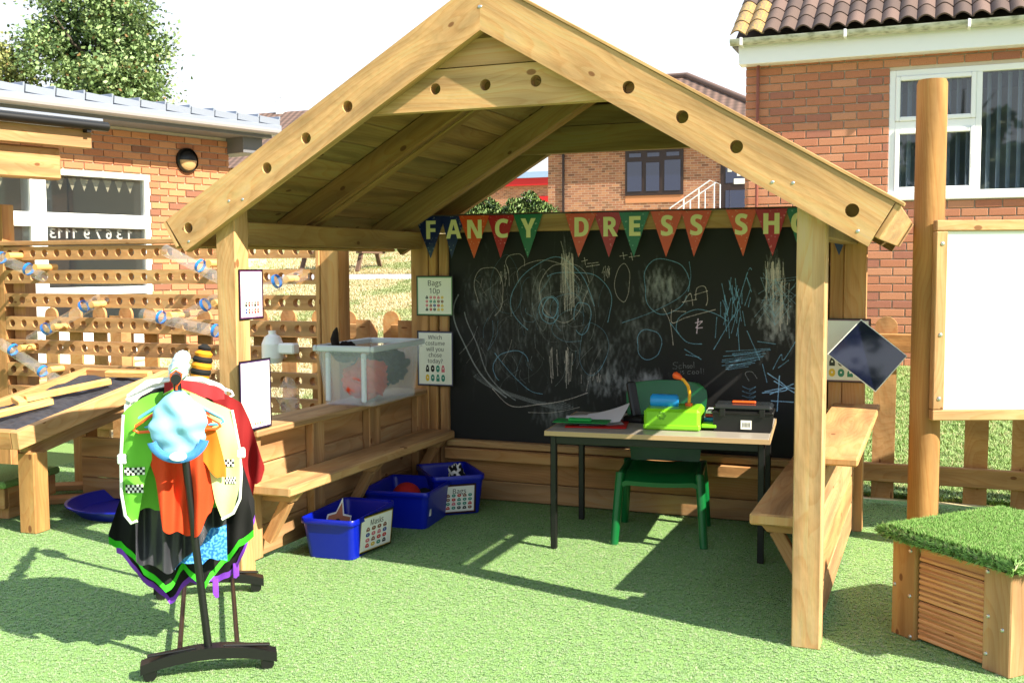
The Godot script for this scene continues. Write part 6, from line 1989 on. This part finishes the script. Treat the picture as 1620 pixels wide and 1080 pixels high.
	obj("cloth", drape([[-0.168, 0.755, 0.715], [-0.145, 0.775, 0.640], [-0.126, 0.79, 0.485], [-0.095, 0.84, 0.468], [-0.055, 0.85, 0.447], [-0.030, 0.85, 0.456], [0.005, 0.85, 0.50], [0.022, 0.85, 0.515], [0.040, 0.80, 0.585], [0.062, 0.72, 0.640], [0.075, 0.665, 0.650]], 0.024, 52.0, 0.6, 0.004, 80, 30, 0.03), cloth_mat(Color(0.80, 0.23, 0.03)), o)
	o = on_rail("yellow_sash", "amber yellow cloth sash folded beside the orange tabard", "sash", -0.012)
	obj("cloth", drape([[-0.002, 0.80, 0.70], [0.02, 0.81, 0.655], [0.045, 0.79, 0.64], [0.072, 0.67, 0.645]], 0.010, 70.0, 0.2, 0.004, 24, 14, 0.015), cloth_mat(Color(0.82, 0.43, 0.05)), o)
	# charcoal jacket
	o = on_rail("charcoal_jacket", "shiny charcoal grey jacket hanging behind the orange tabard", "jacket", -0.10)
	obj("cloth", drape([[-0.215, 0.50, 0.37], [-0.200, 0.70, 0.355], [-0.165, 0.80, 0.335], [-0.12, 0.87, 0.325], [-0.075, 0.88, 0.34], [-0.03, 0.88, 0.40], [0.02, 0.87, 0.44], [0.07, 0.80, 0.47]], 0.020, 62.0, 1.9, 0.006, 70, 28, 0.02), sheen(Color(0.19, 0.19, 0.22)), o)
	o = on_rail("blue_scarf", "sky blue patterned cloth hanging low behind the black upright", "scarf", -0.13)
	var bp = cloth_mat(Color(1, 1, 1))
	bp.albedo_texture = noise_tex(0.035, 256, [[0.0, Color(0.10, 0.40, 0.72)], [0.5, Color(0.14, 0.47, 0.80)], [0.56, Color(0.36, 0.66, 0.90)], [1.0, Color(0.42, 0.70, 0.92)]], 14, 1)
	obj("cloth", drape([[-0.150, 0.36, 0.327], [-0.11, 0.395, 0.318], [-0.06, 0.42, 0.328], [0.0, 0.46, 0.333], [0.045, 0.47, 0.336], [0.070, 0.47, 0.334]], 0.008, 40.0, 0.8, 0.005, 34, 14), bp, o)
	# black capes with coloured edges
	var black = cloth_mat(Color(0.030, 0.030, 0.036))
	o = on_rail("green_edged_cape", "black cape edged with bright green ribbon, lowest points hanging out", "cape", -0.20)
	obj("cloth", drape([[-0.305, 0.44, 0.415], [-0.25, 0.60, 0.356], [-0.18, 0.87, 0.279], [-0.131, 0.88, 0.224], [-0.072, 0.89, 0.284], [-0.004, 0.88, 0.234], [0.03, 0.86, 0.269], [0.08, 0.76, 0.320], [0.13, 0.60, 0.371], [0.160, 0.445, 0.402]], 0.022, 40.0, 0.9, 0.006, 70, 28), black, o)
	obj("green_ribbon", ribbon([[-0.305, 0.415], [-0.131, 0.224], [-0.072, 0.284], [-0.004, 0.234], [0.160, 0.402]], 0.022, 0.022, 40.0, 0.9, 0.89), cloth_mat(Color(0.22, 0.78, 0.12)), o)
	o = on_rail("purple_edged_cape", "black cape edged with purple ribbon behind the green edged cape", "cape", -0.26)
	obj("cloth", drape([[-0.290, 0.42, 0.362], [-0.2, 0.70, 0.250], [-0.123, 0.87, 0.157], [-0.054, 0.88, 0.237], [0.029, 0.87, 0.214], [0.105, 0.72, 0.263], [0.168, 0.50, 0.440]], 0.020, 36.0, 2.2, 0.006, 60, 26), black, o)
	obj("purple_ribbon", ribbon([[-0.290, 0.362], [-0.123, 0.157], [-0.054, 0.237], [0.029, 0.214], [0.105, 0.263], [0.168, 0.440]], 0.020, 0.020, 36.0, 2.2, 0.88), cloth_mat(Color(0.48, 0.22, 0.75)), o)
	for q in [[0.030, 0.235, 0.165], [0.100, 0.285, 0.225]]: obj("ribbon_tie", drape([[q[0] - 0.010, q[1], q[2] + 0.012], [q[0], q[1], q[2]], [q[0] + 0.010, q[1], q[2] + 0.006]], 0.010, 30.0, q[0] * 40.0, 0.003, 8, 10), cloth_mat(Color(0.48, 0.22, 0.75)), o)
	o = on_rail("black_purple_top", "black frilled top with purple flower trim beside the white blouse", "top", -0.30)
	obj("cloth", drape([[-0.235, 0.83, 0.70], [-0.20, 0.875, 0.64], [-0.15, 0.90, 0.60], [-0.09, 0.91, 0.58]], 0.014, 60.0, 0.5, 0.006, 26, 16), black, o)
	var fm := MB.new()
	for k in 6: fm.lathe([Vector2(0, 0.016), Vector2(0.012, 0.012), Vector2(0.017, 0.0), Vector2(0, -0.006)], 8, Transform3D(Basis(Vector3(1, 0, 0), PI / 2), Vector3(-0.205 + k * 0.017, 0.80 + sin(k * 2.2) * 0.016 + k * 0.006, 0.022)))
	obj("flower_trim", fm.mesh(), cloth_mat(Color(0.62, 0.38, 0.82)), o)
	o = on_rail("red_cape", "crimson red cape flaring out behind the waistcoat", "cape", -0.33)
	obj("cloth", drape([[-0.05, 0.89, 0.60], [0.0, 0.905, 0.52], [0.06, 0.885, 0.47], [0.113, 0.850, 0.475], [0.135, 0.835, 0.462], [0.160, 0.775, 0.470], [0.172, 0.735, 0.552], [0.196, 0.645, 0.548], [0.207, 0.61, 0.585]], 0.020, 52.0, 1.4, 0.006, 60, 28, 0.02), cloth_mat(Color(0.52, 0.03, 0.05)), o)
	o = on_rail("white_blouse", "white blouse spread on a white hanger behind the capes", "blouse", -0.41)
	obj("cloth", drape([[-0.262, 0.83, 0.72], [-0.245, 0.875, 0.68], [-0.186, 0.92, 0.62], [-0.10, 0.93, 0.6], [0.0, 0.925, 0.6], [0.07, 0.895, 0.72], [0.085, 0.875, 0.75]], 0.010, 42.0, 0.3, 0.006, 36, 18), whitec, o)
	o = on_rail("bandana", "red patterned bandana folded over the middle of the rail", "bandana", -0.25)
	obj("cloth", drape([[-0.12, 0.925, 0.87], [-0.07, 0.932, 0.85], [-0.02, 0.925, 0.86], [0.05, 0.905, 0.86], [0.075, 0.89, 0.87]], 0.012, 60.0, 0.1, 0.006, 30, 10), cloth_mat(Color(0.70, 0.16, 0.18)), o)
	# striped costume and pale cloth bundled on the far end of the rail
	o = on_rail("striped_costume", "yellow and black striped costume bundled on the far end of rail", "costume", -0.80)
	var bands = [cloth_mat(Color(0.88, 0.55, 0.05)), cloth_mat(Color(0.03, 0.03, 0.03))]
	for k in 6:
		var m := MB.new()
		var y0 = 0.885 + k * 0.024
		var rad = [0.030, 0.036, 0.036, 0.035, 0.031, 0.022]
		var r0 = rad[k]
		var r1 = rad[min(k + 1, 5)] if k < 5 else 0.010
		m.lathe([Vector2(0, y0), Vector2(r0, y0), Vector2(r0 + 0.004, y0 + 0.012), Vector2(r1, y0 + 0.024), Vector2(0, y0 + 0.024)], 16, Transform3D(Basis(Vector3(0, 0, 1), -0.18), Vector3(-0.17, 0.0, 0)))
		obj("stripe", m.mesh(), bands[k % 2], o)
	o = on_rail("white_scarf", "white and pale blue scarf wound along the top rail", "scarf", 0.0)
	var sm := MB.new()
	var path = []
	var rad2 = []
	for k in 22:
		path.append(Vector3(-0.073 + 0.006 * sin(k * 1.9), 0.968 + 0.007 * sin(k * 2.7), -0.10 - k * 0.030))
		rad2.append(0.024 + 0.006 * sin(k * 1.3))
	sm.tube(path, rad2, 12)
	var sc = cloth_mat(Color(1, 1, 1))
	sc.albedo_texture = noise_tex(0.03, 128, [[0.0, Color(0.9, 0.9, 0.9)], [0.5, Color(0.9, 0.91, 0.92)], [0.58, Color(0.62, 0.80, 0.90)], [1.0, Color(0.75, 0.85, 0.75)]], 17, 2)
	obj("cloth", sm.mesh(), sc, o)
func sheen(c: Color) -> StandardMaterial3D:
	var m = cloth_mat(c)
	m.roughness = 0.42
	return m
